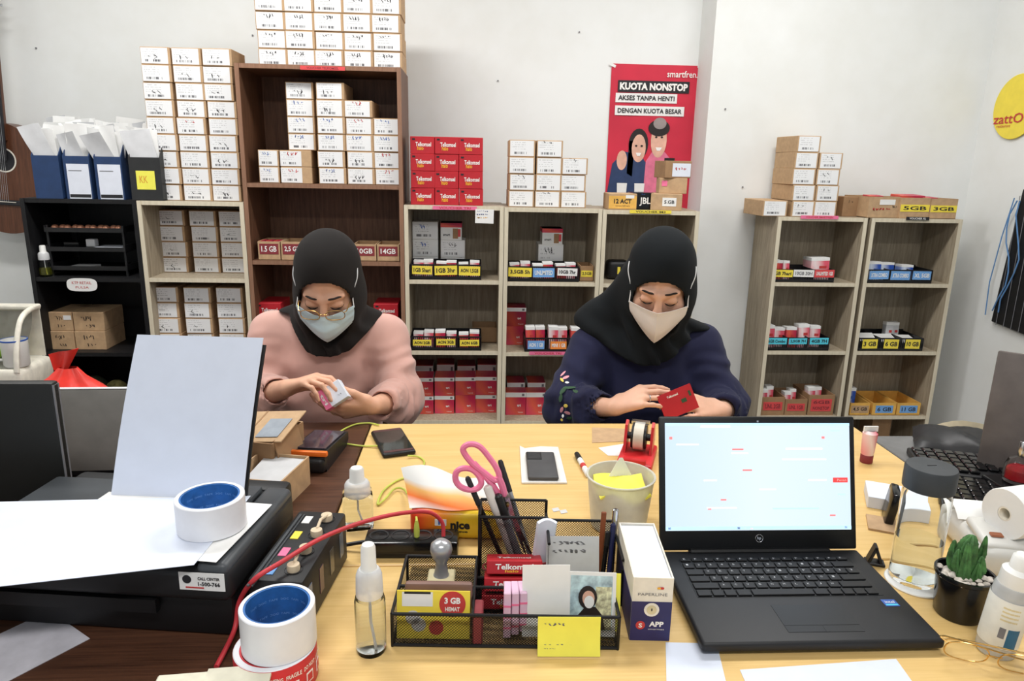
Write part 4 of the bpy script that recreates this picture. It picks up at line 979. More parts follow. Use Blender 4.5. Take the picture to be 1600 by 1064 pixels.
o = MB().tube(crom(path3([(637, 712, .757), (655, 714, .753), (663, 724, .753), (648, 740, .753), (618, 752, .753), (598, 768, .754), (590, 788, .754), (603, 778, .755), (616, 764, .756), (630, 764, .758), (642, 780, .772), (650, 805, .79), (651, 822, .80)])), .0021, 8).obj('charging_cable', 'cord_lime', None, True); tag(o, 'lime charging cable from the phone to the power strip', 'cable')
pp = at_z(651, 822, .80)
t = thing('cable_plug', 'lime plug standing in the power strip', 'plug', (pp.x, pp.y, .781)); MB().lathe([(.0045, 0), (.005, .01), (.004, .022), (.0022, .03), (0, .03)], 14).obj('shell', 'cord_lime', t, True)
o = MB().tube(crom(path3([(597, 696, .757), (570, 697, .753), (540, 693, .753), (527, 688, .753), (530, 676, .753), (552, 664, .753), (575, 661, .753), (592, 664, .754)])), .0021, 8).obj('charging_cable', 'cord_lime', None, True); tag(o, 'lime cable loop beside the orange-rimmed card reader', 'cable')

# ------------------------------------------------------------------ bottles on the table
p = at_z(581, 1012, TZ)
spray('spray_bottle', 'clear round spray bottle in front of the power strip', (p.x, p.y-.004, TZ), .158, .0205, 'water', 'clear', level=.90)
p = at_z(562, 815, TZ)
spray('spray_bottle', 'clear square spray bottle beside the brown table edge', (p.x, p.y-.012, TZ), .112, .0265, 'water', 'clear', True, rad(10), level=.8)

# ------------------------------------------------------------------ tissue pack
def tissue():
    t = thing('tissue_pack', 'orange and yellow tissue pack with torn white film', 'tissue pack', (-.018, 1.16, TZ), rad(-5))
    k = NT('tissue_print', .3); sx = k.n('ShaderNodeSeparateXYZ'); k.t.links.new(k.coord('Generated'), sx.inputs[0])
    f = k.math('ADD', sx.outputs[0], k.math('MULTIPLY', k.math('SUBTRACT', k.noise(7, 2), .5), .5))
    k.col(k.ramp(f, [(.05, (222, 66, 34)), (.35, (240, 150, 40)), (.6, (244, 206, 52)), (.95, (238, 196, 40))])); MATS['tissue_print'] = k.m
    MB().bbox((0, 0, .027), (.17, .085, .054), .014, 3).obj('pack', 'tissue_print', t, True)
    k = NT('tissue_film', .35); sx = k.n('ShaderNodeSeparateXYZ'); k.t.links.new(k.coord('Generated'), sx.inputs[0])
    f = k.math('ADD', k.math('MULTIPLY', sx.outputs[0], .5), k.math('ADD', sx.outputs[2], k.math('MULTIPLY', k.noise(6, 2), .2)))
    k.col(k.ramp(f, [(.2, (240, 240, 236)), (.42, (240, 120, 50)), (.62, (246, 190, 110)), (.78, (240, 240, 236))])); MATS['tissue_film'] = k.m
    rr = random.Random(5)
    def fn(u, v):
        x = -.085+.17*u; r = .05*math.sin(v*1.7)
        return (x*(1+.15*v)-.012*v, -.035+.06*v+.004*math.sin(u*11+v*4), .055+.05*v*(0.6+.4*math.cos(u*2.2-.2))+.006*math.sin(u*9)*v)
    MB().sheet(fn, 16, 8, .0008).obj('film', 'tissue_film', t, True)
    text(t, 'nice', 'ink', (.004, -.0432, .030), .034, .015, bold=.05); text(t, 'tissue', 'ink', (.004, -.0432, .018), .026, .004, bold=.03); bx(t, 'white_patch', 'paper', (-.03, -.0428, .034), (.02, .001, .012)); text(t, 'n', 'ink_blue', (-.03, -.0436, .034), .008, .008, bold=.04)
tissue()

# ------------------------------------------------------------------ mesh desk organiser
def mesh_mat():
    k = NT('wire_mesh', .4, .3, .4); k.col(lin((24, 24, 26)))
    sx = k.n('ShaderNodeSeparateXYZ'); k.t.links.new(k.coord('Object'), sx.inputs[0])
    h = k.math('ADD', sx.outputs[0], sx.outputs[1])
    def saw(v): return k.math('ABSOLUTE', k.math('SUBTRACT', k.math('FRACT', k.math('MULTIPLY', v, 1/.0042)), .5))
    a, b = saw(k.math('ADD', h, sx.outputs[2])), saw(k.math('SUBTRACT', h, sx.outputs[2]))
    hole = k.math('LESS_THAN', k.math('MAXIMUM', a, b), .415)
    tr = k.n('ShaderNodeBsdfTransparent'); mx = k.n('ShaderNodeMixShader')
    k.t.links.new(hole, mx.inputs[0]); k.t.links.new(k.b.outputs[0], mx.inputs[1]); k.t.links.new(tr.outputs[0], mx.inputs[2])
    k.t.links.new(mx.outputs[0], k.t.nodes['Material Output'].inputs[0]); MATS['wire_mesh'] = k.m
mesh_mat()
OG = Vector((.048, .834, TZ)); ORZ = rad(-3)
OM = Matrix.Translation(OG) @ Matrix.Rotation(ORZ, 4, 'Z')
def og(x, y, z): return OM @ Vector((x, y, z))
def organiser():
    t = thing('desk_organiser', 'black wire mesh desk organiser full of stationery', 'organiser', OG, ORZ)
    def panel(a, b, z0, z1, name='mesh_panel'):
        a, b = Vector((*a, 0)), Vector((*b, 0)); d = b-a; m = (a+b)/2
        o = MB().box((0, 0, 0), (d.length, .0006, z1-z0)).obj(name, 'wire_mesh', t); o.location = (m.x, m.y, (z0+z1)/2); o.rotation_euler = (0, 0, math.atan2(d.y, d.x))
        MB().tube([(a.x, a.y, z1), (b.x, b.y, z1)], .0024, 8).obj('rim_wire', 'black_metal', t, True)
    def post(x, y, z1): MB().tube([(x, y, 0), (x, y, z1)], .0022, 8).obj('post_wire', 'black_metal', t, True)
    H = .05
    bx(t, 'mesh_floor', 'wire_mesh', (0, .098, .002), (.306, .194, .0006))
    for (a, b, h) in (((-.153, 0), (.153, 0), H), ((-.153, .065), (.06, .065), H), ((-.153, .145), (-.045, .145), H), ((-.153, 0), (-.153, .145), H), ((-.045, 0), (-.045, .145), H), ((.153, 0), (.153, .1), H),
                      ((-.042, .145), (.062, .145), .118), ((-.042, .195), (.062, .195), .122), ((-.042, .145), (-.042, .195), .12), ((.062, .1), (.062, .195), .1), ((.062, .195), (.172, .195), .088), ((.172, .1), (.172, .195), .075), ((.062, .1), (.172, .1), .05), ((-.045, .105), (.06, .105), .04)):
        panel(a, b, .001, h)
    for (x, y, h) in ((-.153, 0, H), (.153, 0, H), (-.153, .145, H), (-.153, .065, H), (-.045, .065, H), (-.045, .145, H), (-.042, .195, .122), (.062, .195, .122), (-.042, .145, .118), (.062, .145, .118), (.172, .195, .088), (.172, .1, .06)): post(x, y, h)
    for (a, b) in (((-.153, 0), (.153, 0)), ((-.153, 0), (-.153, .145)), ((.153, 0), (.153, .1))): MB().tube([(*a, .0025), (*b, .0025)], .0024, 8).obj('base_wire', 'black_metal', t, True)
organiser()
def ogthing(name, label, cat, x, y, z, rot=(0, 0, 0), group=None):
    q = thing(name, label, cat, og(x, y, z), 0, group, rot=(rot[0], rot[1], rot[2]+ORZ)); return q
# yellow voucher card behind the front mesh, with brown wallet behind it
t = ogthing('voucher_card', 'yellow voucher card with red circle in the organiser front tray', 'voucher', -.099, .012, .004, (-.16, 0, 0))
bx(t, 'card', 'tag_yellow', (0, 0, .034), (.1, .0016, .068)); bx(t, 'white_panel', 'paper', (-.022, -.001, .056), (.042, .0006, .02)); bx(t, 'black_bar', 'ink', (-.022, -.0014, .065), (.036, .0004, .003))
MB().lathe([(0, 0), (.018, 0), (.018, .0008), (0, .0008)], 28, (.026, -.001, .05), (PI/2, 0, 0)).obj('red_circle', 'ink_red', t); text(t, '3 GB', 'white_text', (.026, -.0022, .055), .022, .009, bold=.04); text(t, 'HEMAT', 'white_text', (.026, -.0022, .043), .02, .006, bold=.03)
for (x_, z_, m_) in ((-.02, .02, 'paper_grey'), (-.028, .03, 'paper_grey'), (.004, .016, 'ink_red'), (.03, .02, 'tag_yellow')): MB().lathe([(0, 0), (.01, 0), (.01, .0006), (0, .0006)], 18, (x_, -.001, z_), (PI/2, 0, 0)).obj('printed_disc', m_, t)
t = ogthing('wallet', 'brown leather wallet behind the yellow voucher card', 'wallet', -.094, .038, .004, (-.1, 0, 0)); MB().bbox((0, 0, .034), (.094, .012, .066), .004, 2).obj('body', M('leather', (128, 98, 88), .5) and 'leather', t, True)
t = ogthing('maroon_box', 'maroon box edge beside the yellow voucher card', 'box', -.038, .02, .004); bx(t, 'body', 'tag_maroon', (0, 0, .022), (.014, .04, .044), .002)
# stamp
t = ogthing('rubber_stamp', 'rubber stamp with silver knob in the organiser', 'stamp', -.096, .1, .004)
bx(t, 'base', 'black_pl', (0, 0, .016), (.034, .03, .03), .002)
for k in range(4): bx(t, 'base_rib', 'ink_grey', (-.012+.008*k, -.0153, .018), (.002, .0006, .022))
bx(t, 'plate', M('stamp_plate', (212, 200, 160), .5) and 'stamp_plate', (0, 0, .037), (.04, .034, .012), .002)
MB().lathe([(.012, .043), (.0105, .046), (.0085, .058), (.009, .066), (.014, .075), (.0165, .084), (.0150, .093), (.009, .0985), (0, .1)], 24).obj('handle', M('silver_pl', (176, 178, 182), .28, .55) and 'silver_pl', t, True)
o = ogthing('stamp_pad', 'blue capped ink bottle lying beside the stamp', 'ink', -.13, .1, .01); MB().tube([(-.012, 0, 0), (.012, 0, 0)], .007, 12).obj('body', 'ink_blue', o, True)
o = ogthing('stamp_pad', 'second blue capped ink bottle near the organiser wall', 'ink', -.06, .11, .01); MB().tube([(-.012, 0, 0), (.012, 0, 0)], .007, 12).obj('body', 'ink_blue', o, True)
# red voucher boxes
for k in range(3):
    t = ogthing('voucher_carton', f'flat red voucher box in the organiser, {ORD[2-k]} from top', 'box', .006+.003*k, .072+.012*k, .012+.021*k, (-.35, .0, .02), 'red voucher boxes in the organiser')
    bx(t, 'body', 'red_box', (0, .02, .009), (.082, .05, .0195), .001); text(t, 'Telkomsel', 'white_text', (.0, -.0056, .010), .056, .008, bold=.03); text(t, 'halo', 'fire', (-.004, -.0057, .004), .02, .004, bold=.03)
    if k == 2: text(t, 'Telkomsel', 'white_text', (.0, .016, .0192), .05, .01, rot=(0, 0, 0), bold=.03)
# lilac packs, cards, photo
for k in range(3):
    t = ogthing('voucher_pack', f'lilac voucher pack standing in the front tray, {ORD[k]} from the stamp', 'voucher pack', .002+.011*k, .02+.004*k, .004, (-.08, 0, .05*k), 'lilac packs in the organiser'); bx(t, 'body', M('lilac', (226, 190, 214), .5) and 'lilac', (0, .01, .034), (.01, .035, .066-.004*k), .001)
    for j in range(3): bx(t, 'stripe', 'tag_pink', (0, .01, .016+.016*j), (.0104, .0354, .003))
def card(name, label, x, y, w, h, mat, lean=-.2, rz=0.0, z=.004, cat='card'):
    t = ogthing(name, label, cat, x, y, z, (lean, 0, rz)); bx(t, 'sheet', mat, (0, 0, h/2), (w, .0012, h)); return t
card('paper_card', 'blank cream card standing in the organiser front tray', .056, .02, .066, .1, 'paper', -.22, .04)
t = card('paper_card', 'white price card with writing in the organiser back row', .1, .105, .08, .095, 'paper_grey', -.3, .02)
for j in range(2): handwriting(t, (-.03, -.0012, .082-.012*j), .05, .006, 'ink_grey', 9+j, 6)
card('note_pad', 'yellow note pad behind the photo card', .118, .034, .085, .082, 'sticky', -.22, -.02)
t = card('photo_card', 'photo card of a person in dark clothes in the organiser', .118, .022, .068, .09, 'paper', -.22, -.03)
M('photo_sky', (176, 200, 216), .4, var=.25, scale=60); M('photo_blossom', (206, 190, 150), .4, var=.4, scale=120)
bx(t, 'photo_print', 'photo_sky', (0, -.001, .047), (.058, .0005, .076)); bx(t, 'photo_foliage', 'photo_blossom', (.017, -.0013, .04), (.022, .0004, .06))
MB().prism([(-.022, .01), (.02, .01), (.016, .03), (.006, .042), (-.008, .042), (-.018, .03)], .0004, lambda u, v, w: (u, -.0016-w, v)).obj('photo_clothing', 'print_hair', t)
def disc(par, nm, mat, c, r, rz_=1.25):
    MB().prism([(c[0]+r*math.cos(2*PI*k/18), c[2]+r*rz_*math.sin(2*PI*k/18)) for k in range(18)], .0004, lambda u, v, w: (u, c[1]-w, v)).obj(nm, mat, par)
disc(t, 'photo_hair', 'print_hair', (-.005, -.002, .055), .013); disc(t, 'photo_face', 'print_skin', (-.004, -.0024, .054), .0085); disc(t, 'photo_mask', 'paper', (-.003, -.0028, .049), .007)
# sticky note hanging over the front rim
t = thing('sticky_note', 'yellow sticky note hanging over the organiser front rim', 'note', og(.085, -.004, .052), 0, None, (0, 0, ORZ+.02))
def stn(u, v): return ((u-.5)*.084, -.0022-.012*v*v, .002-.052*v)
MB().sheet(stn, 6, 6, .0005).obj('sheet', 'sticky', t, True)
for j, (z_, w_) in enumerate(((-.008, .03), (-.036, .04), (-.041, .018))):
    q = handwriting(t, (-.034, -.0035-.012*(z_/-.052)**2, z_-.003), w_, .0045, 'ink_grey', 11+j, 5)
# pens, scissors and strips in the tall pocket
def pen(label, a, b, r, mat, cap=None, name='pen'):
    a, b = Vector(a), Vector(b); t = thing(name, label, name, a); d = b-a
    MB().tube([(0, 0, 0), d*.08, d], [r*.35, r, r], 12).obj('barrel', mat, t, True)
    if cap: MB().tube([d*.72, d, d*1.02], [r*1.12, r*1.12, r*.7], 12).obj('cap', cap, t, True)
pen('thick white correction pen leaning in the tall pocket', og(.02, .17, .01), at_y(762, 762, 1.0), .0062, M('pen_white', (214, 206, 200), .4) and 'pen_white', 'pen_white')
pen('black pen leaning behind the scissors loop', og(.0, .18, .01), at_y(731, 748, 1.015), .004, 'black_gloss', 'ink')
pen('grey marker leaning in the tall pocket', og(.03, .165, .01), at_y(778, 775, 1.0), .006, 'ink_grey', 'black_pl')
pen('silver marker beside the scissors', og(.045, .18, .01), at_y(782, 722, 1.06), .004, 'silver_pl', 'ink')
t = thing('scissors', 'pink-handled scissors standing in the tall pocket', 'scissors', og(.02, .175, .0))
q0 = Vector(t.location); YS = 1.012
def sp(px, py, dy=0): return at_y(px, py, YS+dy)-q0
M('hot_pink', (246, 130, 168), .4)
L1 = crom([sp(*a) for a in ((724, 705), (728, 696), (740, 694), (752, 700), (766, 717), (776, 732), (780, 746), (772, 750), (756, 738), (738, 724))], 5, True)
L2 = crom([sp(*a) for a in ((712, 750), (713, 738), (722, 732), (736, 733), (747, 742), (752, 754), (746, 763), (732, 765), (719, 760))], 5, True)
MB().tube(L1, .0048, 8, closed=True).obj('handle_loop', 'hot_pink', t, True); MB().tube(L2, .0048, 8, closed=True).obj('handle_loop', 'hot_pink', t, True)
MB().tube(crom([sp(740, 724, .002), sp(762, 748, .002), sp(784, 780, .002)], 4), [.0055]*8+[.004], 8).obj('shank', 'hot_pink', t, True)
MB().tube(crom([sp(778, 744), sp(785, 760), sp(788, 775)], 4), [.0055]*8+[.004], 8).obj('shank', 'hot_pink', t, True)
def blade(a, b, w0, w1, dy):
    a, b = sp(*a, dy), sp(*b, dy); d = (b-a).normalized(); s = Vector((-d.z, 0, d.x))
    MB().prism([(0, -w0), (1, -w1), (1, w1*.2), (0, w0)], .0016, lambda u, v, w: a+(b-a)*u+s*v+Vector((0, w, 0))).obj('blade', 'chrome', t)
blade((782, 774), (832, 868), .0075, .001, 0); blade((786, 770), (824, 872), .0075, .001, .002)
pv = sp(793, 789, -.002); MB().lathe([(0, 0), (.003, 0), (.003, .0016), (0, .002)], 14, pv, (PI/2, 0, 0)).obj('pivot', 'gold', t)
t = thing('receipt_bundle', 'folded white receipt strip with red band in the organiser', 'receipt', og(.052, .148, .03))
def rb(u, v): return ((u-.5)*.026+.008*v, .004*math.sin(u*PI)-.01-.006*v, .085*v+.004*math.sin(u*PI)*v)
MB().sheet(rb, 6, 8, .006).obj('strip', 'paper_blue', t, True)
for k in range(2): MB().tube([(-.006-.007*k*0+.013*math.cos(a)*1.05-(-.006), -.009+.006*math.sin(a), .012+.006*k) for a in [2*PI*j/14 for j in range(14)]], .0012, 6, closed=True).obj('rubber_band', 'ink_red', t)
for k in range(4):
    t = thing('rubber_band', f'dark red rubber band lying below the tall pocket, {ORD[k]} from the stamp', 'rubber band', og(-.02+.022*k, .125, .046), 0, 'rubber bands in the organiser', (.3, .1*k, k*.9))
    MB().tube([(.016*math.cos(2*PI*j/18), .012*math.sin(2*PI*j/18), .003*math.sin(4*PI*j/18)) for j in range(18)], .0012, 6, closed=True).obj('band', 'tag_maroon', t, True)
t = ogthing('wooden_stick', 'brown wooden stick in the organiser corner', 'stick', .148, .17, .004, (-.05, .03, 0)); bx(t, 'stick', M('stick_wood', (142, 78, 48), .5) and 'stick_wood', (0, 0, .055), (.008, .004, .11), .001)
pen('dark navy pen in the organiser corner', og(.16, .15, .01), og(.166, .17, .095), .004, M('navy_pl', (38, 42, 84), .4) and 'navy_pl', 'navy_pl')
pen('silver nail clipper in the organiser corner', og(.166, .165, .01), og(.17, .18, .115), .0045, 'chrome', 'chrome', 'clipper')
pen('black pen in the organiser corner', og(.15, .15, .01), og(.158, .165, .085), .0038, 'black_gloss', 'black_pl')

# ------------------------------------------------------------------ narrow paper box
def paper_box():
    t = thing('paper_box', 'narrow white and navy box packed with paper beside laptop', 'box', (.254, .919, TZ), rad(-4))
    w, L, H = .055, .15, .098; tk = .002
    M('navy_print', (44, 42, 92), .5); M('cream_card', (234, 228, 214), .6)
    bx(t, 'bottom', 'cream_card', (0, 0, tk/2), (w, L, tk))
    f = bx(t, 'front_wall', 'cream_card', (0, -L/2, H/2), (w, tk, H)); bx(t, 'back_wall', 'cream_card', (0, L/2, H/2), (w, tk, H))
    for s in (-1, 1):
        q = bx(t, 'side_wall', 'cream_card', (s*(w/2-tk/2), 0, H/2), (tk, L, H)); bx(q, 'navy_band', 'navy_print', (s*.0012, 0, -.018), (.0006, L, H*.62))
    bx(f, 'navy_band', 'navy_print', (0, -.0013, -.018), (w, .0006, H*.62))
    text(f, 'PAPERLINE', 'ink_grey', (0, -.0018, .024), .04, .0042); 
    disc(f, 'logo_dot', 'ink_red', (.012, -.0018, .034), .003, .6); disc(f, 'logo_dot', 'fire', (.008, -.002, .034), .0025, .6)
    disc(f, 'seal', 'cream_card', (0, -.0018, .0005), .0105, 1.0); disc(f, 'seal_centre', 'stamp_plate', (0, -.0023, .0005), .007, 1.0); bx(f, 'seal_mark', 'ink', (0, -.003, .001), (.0015, .0004, .004))
    disc(f, 'logo_badge', 'ink_red', (-.014, -.0018, -.024), .0065, 1.0); text(f, 'S', 'white_text', (-.014, -.0026, -.024), .005, .007, bold=.03); text(f, 'APP', 'white_text', (.008, -.0018, -.022), .02, .008, bold=.04); text(f, 'sinarmas', 'white_text', (.008, -.0018, -.030), .022, .002)
    bx(t, 'paper_fill', 'paper_cool', (0, 0, H*.5), (w-.005, L-.006, H-.006))
paper_box()

# ------------------------------------------------------------------ white tub with yellow paper
t = thing('plastic_tub', 'translucent white tub holding yellow paper behind the organiser', 'tub', (.27, 1.168, TZ))
k = M('tub_pl', (242, 240, 230), .4, trans=.45)
MB().lathe([(0, 0), (.046, 0), (.05, .003), (.060, .096), (.0625, .098), (.0625, .1), (.0585, .1), (.0575, .096), (.048, .006), (0, .004)], 40).obj('wall', 'tub_pl', t, True)
o = MB().sheet(lambda u, v: (((u-.5)*.095)*(1-.12*abs(v-.5)), (v-.5)*.075, .075+.01*math.sin(u*7)*math.cos(v*5)+.012*v), 12, 8, .003).obj('yellow_paper', 'sticky', None, True); o.location = (.27, 1.16, TZ); tag(o, 'crumpled yellow paper inside the white tub', 'paper')
o = MB().sheet(lambda u, v: ((u-.5)*.06*(1-v*.9), .025+.006*v, .07+.05*v), 4, 6, .001).obj('white_paper', 'paper', None, True); o.location = (.275, 1.165, TZ); tag(o, 'pointed white paper scrap standing in the tub', 'paper')

# ------------------------------------------------------------------ phone case on plastic
o = poly_sheet('plastic_sleeve', 'crinkled white plastic sleeve on the yellow table', [(812, 698), (820, 702), (845, 699), (872, 700), (886, 756), (815, 756)], TZ+.0006, M('sleeve', (228, 226, 222), .3, var=.03) and 'sleeve', 'sleeve', .003)
p = at_z(846, 730, TZ+.004)
t = thing('modem_device', 'dark grey pocket device lying on the plastic sleeve', 'device', (p.x, p.y, TZ+.0036), rad(-2)); MB().bbox((0, 0, .0045), (.064, .135, .009), .004, 3).obj('body', M('dk_grey', (74, 74, 76), .45) and 'dk_grey', t, True); bx(t, 'camera_plate', 'black_pl', (-.014, .042, .0094), (.032, .04, .0012), .0004); 
for k in range(5): bx(t, 'plate_line', 'ink_grey', (-.014, .028+.007*k, .0103), (.026, .0008, .0003))
a, b = at_z(901, 709, TZ+.007), at_z(919, 742, TZ+.007)
t = thing('marker_pen', 'white marker with black cap lying on the yellow table', 'marker', a); d = b-a
MB().tube([(0, 0, 0), d*.1, d*.3], [.0055, .0065, .0068], 12).obj('cap', 'black_pl', t, True); MB().tube([d*.3, d], [.0062, .0062], 12).obj('barrel', 'paper', t, True); MB().tube([d*.55, d*.7], [.0064, .0064], 12).obj('print_band', 'ink_red', t, True)
# small scraps of plastic
for k, (px, py) in enumerate(((868, 797), (880, 800))):
    o = poly_sheet('tape_scrap', ['small greyish tape scrap beside the tub', 'second tiny tape scrap beside the tub'][k], [(px-6, py-2), (px+4, py-4), (px+7, py+1), (px-3, py+3)], TZ+.0004, 'paper_grey', 'scrap')

# ------------------------------------------------------------------ red tape dispenser
t = thing('tape_dispenser', 'red tape dispenser with tape roll behind the tub', 'tape dispenser', (.372, 1.462, TZ), rad(-20))
M('disp_red', (204, 42, 46), .35)
MB().bbox((0, 0, .008), (.078, .13, .016), .006, 2).obj('base', 'disp_red', t, True)
for s in (-1, 1):
    MB().prism([(-.03, .012), (.03, .012), (.022, .075), (.008, .082), (-.008, .075)], .006, lambda u, v, w, s=s: (s*.029-.003+w, u+.02, v)).obj('cheek', 'disp_red', t)
MB().lathe([(.012, -.011), (.03, -.011), (.03, .011), (.012, .011), (.012, -.011)], 32, (0, .02, .048), (0, PI/2, 0)).obj('tape_ring', M('tape_cream', (226, 220, 206), .4) and 'tape_cream', t, True)
MB().tube([(-.03, .02, .048), (.03, .02, .048)], .008, 12).obj('axle', 'black_pl', t, True)
MB().lathe([(.0, -.0165), (.027, -.0165), (.027, -.0125), (0, -.0125)], 28, (0, .02, .048), (0, PI/2, 0)).obj('hub_disc', 'black_pl', t)
MB().lathe([(.0, .0125), (.027, .0125), (.027, .0165), (0, .0165)], 28, (0, .02, .048), (0, PI/2, 0)).obj('hub_disc', 'black_pl', t)
bx(t, 'cutter', 'chrome', (0, .032, .078), (.04, .014, .006)); bx(t, 'nose', 'disp_red', (0, -.058, .02), (.05, .012, .012), .002)
for k, (pts, m_, lb) in enumerate((([(935, 700), (985, 692), (990, 712), (950, 712)], 'paper', 'white and red leaflet under the tape dispenser'), ([(995, 695), (1024, 700), (1018, 714), (990, 712)], 'tag_pink', 'pink leaflet beside the tape dispenser'), ([(925, 668), (1024, 672), (1024, 688), (925, 692)], 'card', 'tan paper strip at the far table edge'))):
    poly_sheet('leaflet', lb, pts, TZ+.0004+.0008*k*0, m_, 'paper')

# ------------------------------------------------------------------ card reader, phone
t = thing('card_reader', 'black handheld payment terminal with orange rim', 'payment terminal', (-.335, 1.472, TZ), rad(-7))
M('orange_pl', (240, 118, 40), .4)
MB().prism([(-.062, .0), (.075, .0), (.095, .012), (.095, .03), (-.066, .046), (-.074, .034)], .08, lambda u, v, w: (-.04+w, u, v)).obj('body', 'black_pl', t)
MB().bbox((0, -.066, .018), (.082, .03, .036), .012, 3).obj('printer_bulge', 'black_pl', t, True)
MB().bbox((0, -.071, .044), (.092, .012, .012), .004, 2).obj('orange_rim', 'orange_pl', t, True)
MB().bbox((0, .018, .0395), (.07, .135, .003), .001, 1, (rad(-5.6), 0, 0)).obj('screen', M('dark_screen', (70, 62, 70), .08) and 'dark_screen', t)
pA = (at_z(578, 673, .757)+at_z(635, 671, .757)+at_z(645, 708, .757)+at_z(597, 713, .757))/4
t = thing('smartphone', 'black smartphone charging at the corner of the yellow table', 'phone', (pA.x, pA.y, TZ), rad(18))
MB().bbox((0, 0, .006), (.075, .15, .011), .005, 3).obj('body', 'black_pl', t, True); bx(t, 'screen', M('phone_glass', (44, 48, 44), .05) and 'phone_glass', (0, 0, .0117), (.066, .118, .0008)); bx(t, 'bezel_strip', M('bezel_br', (84, 54, 54), .4) and 'bezel_br', (0, -.064, .0117), (.066, .01, .0006)); bx(t, 'bezel_strip', 'bezel_br', (0, .066, .0117), (.066, .012, .0006))

# ------------------------------------------------------------------ cartons on the brown table
def carton_upright():
    t = thing('open_carton', 'tall brown carton with raised taped flaps beside the white sheets', 'box', (-.44, 1.43, TZ), rad(-14))
    w, d, h, tk = .12, .13, .085, .003
    bx(t, 'bottom', 'card', (0, 0, tk/2), (w, d, tk)); bx(t, 'front_wall', 'card_dark', (0, -d/2, h/2), (w, tk, h)); bx(t, 'back_wall', 'card', (0, d/2, h/2), (w, tk, h))
    for s in (-1, 1): bx(t, 'side_wall', 'card_dark', (s*w/2, 0, h/2), (tk, d, h))
    f = MB().bbox((0, 0, 0), (w+.02, .12, tk), .0005).obj('top_flap', 'card', t); f.location = (.005, .0, h+.008); f.rotation_euler = (rad(12), rad(-6), 0)
    bx(f, 'clear_tape', M('tape_shine', (150, 158, 168), .15) and 'tape_shine', (.03, -.01, tk), (.05, .07, .0008)); bx(f, 'fold_crease', 'card_dark', (-.02, 0, tk*.6), (.004, .12, .001))
    f = MB().bbox((0, 0, 0), (tk, .1, .07), .0005).obj('side_flap', 'card_dark', t); f.location = (w/2+.008, -.01, h-.03); f.rotation_euler = (0, rad(-14), 0)
carton_upright()
t = thing('open_carton', 'low brown carton holding printed booklets beside the printer', 'box', (-.39, 1.30, TZ), rad(-12))
w, d, h, tk = .105, .12, .06, .003
bx(t, 'bottom', 'card', (0, 0, tk/2), (w, d, tk)); bx(t, 'front_wall', 'card', (0, -d/2, h/2), (w, tk, h)); bx(t, 'back_wall', 'card', (0, d/2, h/2), (w, tk, h))
for s in (-1, 1): bx(t, 'side_wall', 'card', (s*w/2, 0, h/2), (tk, d, h))
for k in range(3):
    o = bx(None, 'booklet', ['paper', 'paper_blue', 'paper_grey'][k], (-.39+.004*k, 1.30+.01*k, TZ+.03+.008*k), (.085, .095, .006), .0006, (rad(4*k), 0, rad(-12))); tag(o, ['white booklet at the bottom of the low carton', 'bluish booklet in the middle of the low carton', 'greyish booklet on top in the low carton'][k], 'booklet')
p = at_z(398, 735, .80)
o = MB().sheet(lambda u, v: ((u-.5)*.05+.01*math.sin(v*4), .015*math.sin(u*3+v), .075-.07*v+.012*math.sin(u*5)), 8, 8, .0015).obj('crumpled_paper', 'paper_cool', None, True); o.location = (p.x-.035, p.y-.04, TZ+.002); tag(o, 'crumpled white paper between printer and low carton', 'paper')

# ------------------------------------------------------------------ screens at the brown table
t = thing('monitor', 'black monitor back at the picture edge on the brown table', 'monitor', (-.86, 1.16, TZ), rad(1))
MB().bbox((0, 0, .16), (.345, .022, .23), .006, 2).obj('back_shell', M('mon_black', (26, 27, 25), .55) and 'mon_black', t, True); bx(t, 'edge_strip', 'ink_grey', (.1715, 0, .16), (.002, .018, .22)); MB().bbox((0, .02, .03), (.06, .03, .06), .006, 2).obj('neck', 'mon_black', t, True); MB().bbox((0, .04, .006), (.2, .14, .012), .004, 2).obj('foot', 'mon_black', t, True)
t = thing('laptop', 'grey metallic laptop lid behind the printer', 'laptop', (-.70, 1.385, TZ), rad(2))
M('lap_grey', (168, 165, 160), .35, .1, var=.04)
LR = Matrix.Rotation(rad(5), 3, 'X')
def lidp(x, y, z): return LR @ Vector((x, y, z))+Vector((0, 0, .014))
MB().bbox(lidp(0, 0, .092), (.34, .008, .18), .004, 2, LR).obj('lid', 'lap_grey', t, True); MB().bbox((0, .12, .010), (.34, .235, .018), .005, 2).obj('base', 'black_pl', t, True)
text(t, 'acer', 'chrome', lidp(.05, -.0048, .06), .05, .014, rot=(PI/2+rad(5), 0, 0), bold=.02); MB().bbox(lidp(0, .0, .1830), (.336, .008, .002), .0005, 1, LR).obj('light_edge', 'paper_grey', t)
o = MB().tube(crom(path3([(95, 772, .76), (120, 770, .79), (140, 768, .80), (155, 772, .78)])), .004, 8).obj('black_cable', 'black_pl', None, True); tag(o, 'short black cable behind the printer sheets', 'cable')
o = bx(None, 'white_adapter', 'paper_grey', tuple(at_z(148, 765, .80)), (.03, .04, .02), .004); o.location.z = .80; 
o.location = (at_z(148, 768, TZ+.01).x, at_z(148, 768, TZ+.01).y-.01, TZ+.01); tag(o, 'small pale adapter beside the upright sheets', 'adapter')
o = bx(None, 'paper_sheet', M('paper_lav', (206, 204, 212), .7) and 'paper_lav', (-.62, .82, TZ+.0006), (.11, .20, .0008), 0, (0, 0, rad(-36))); tag(o, 'lavender grey sheet on the brown table below the printer', 'paper')
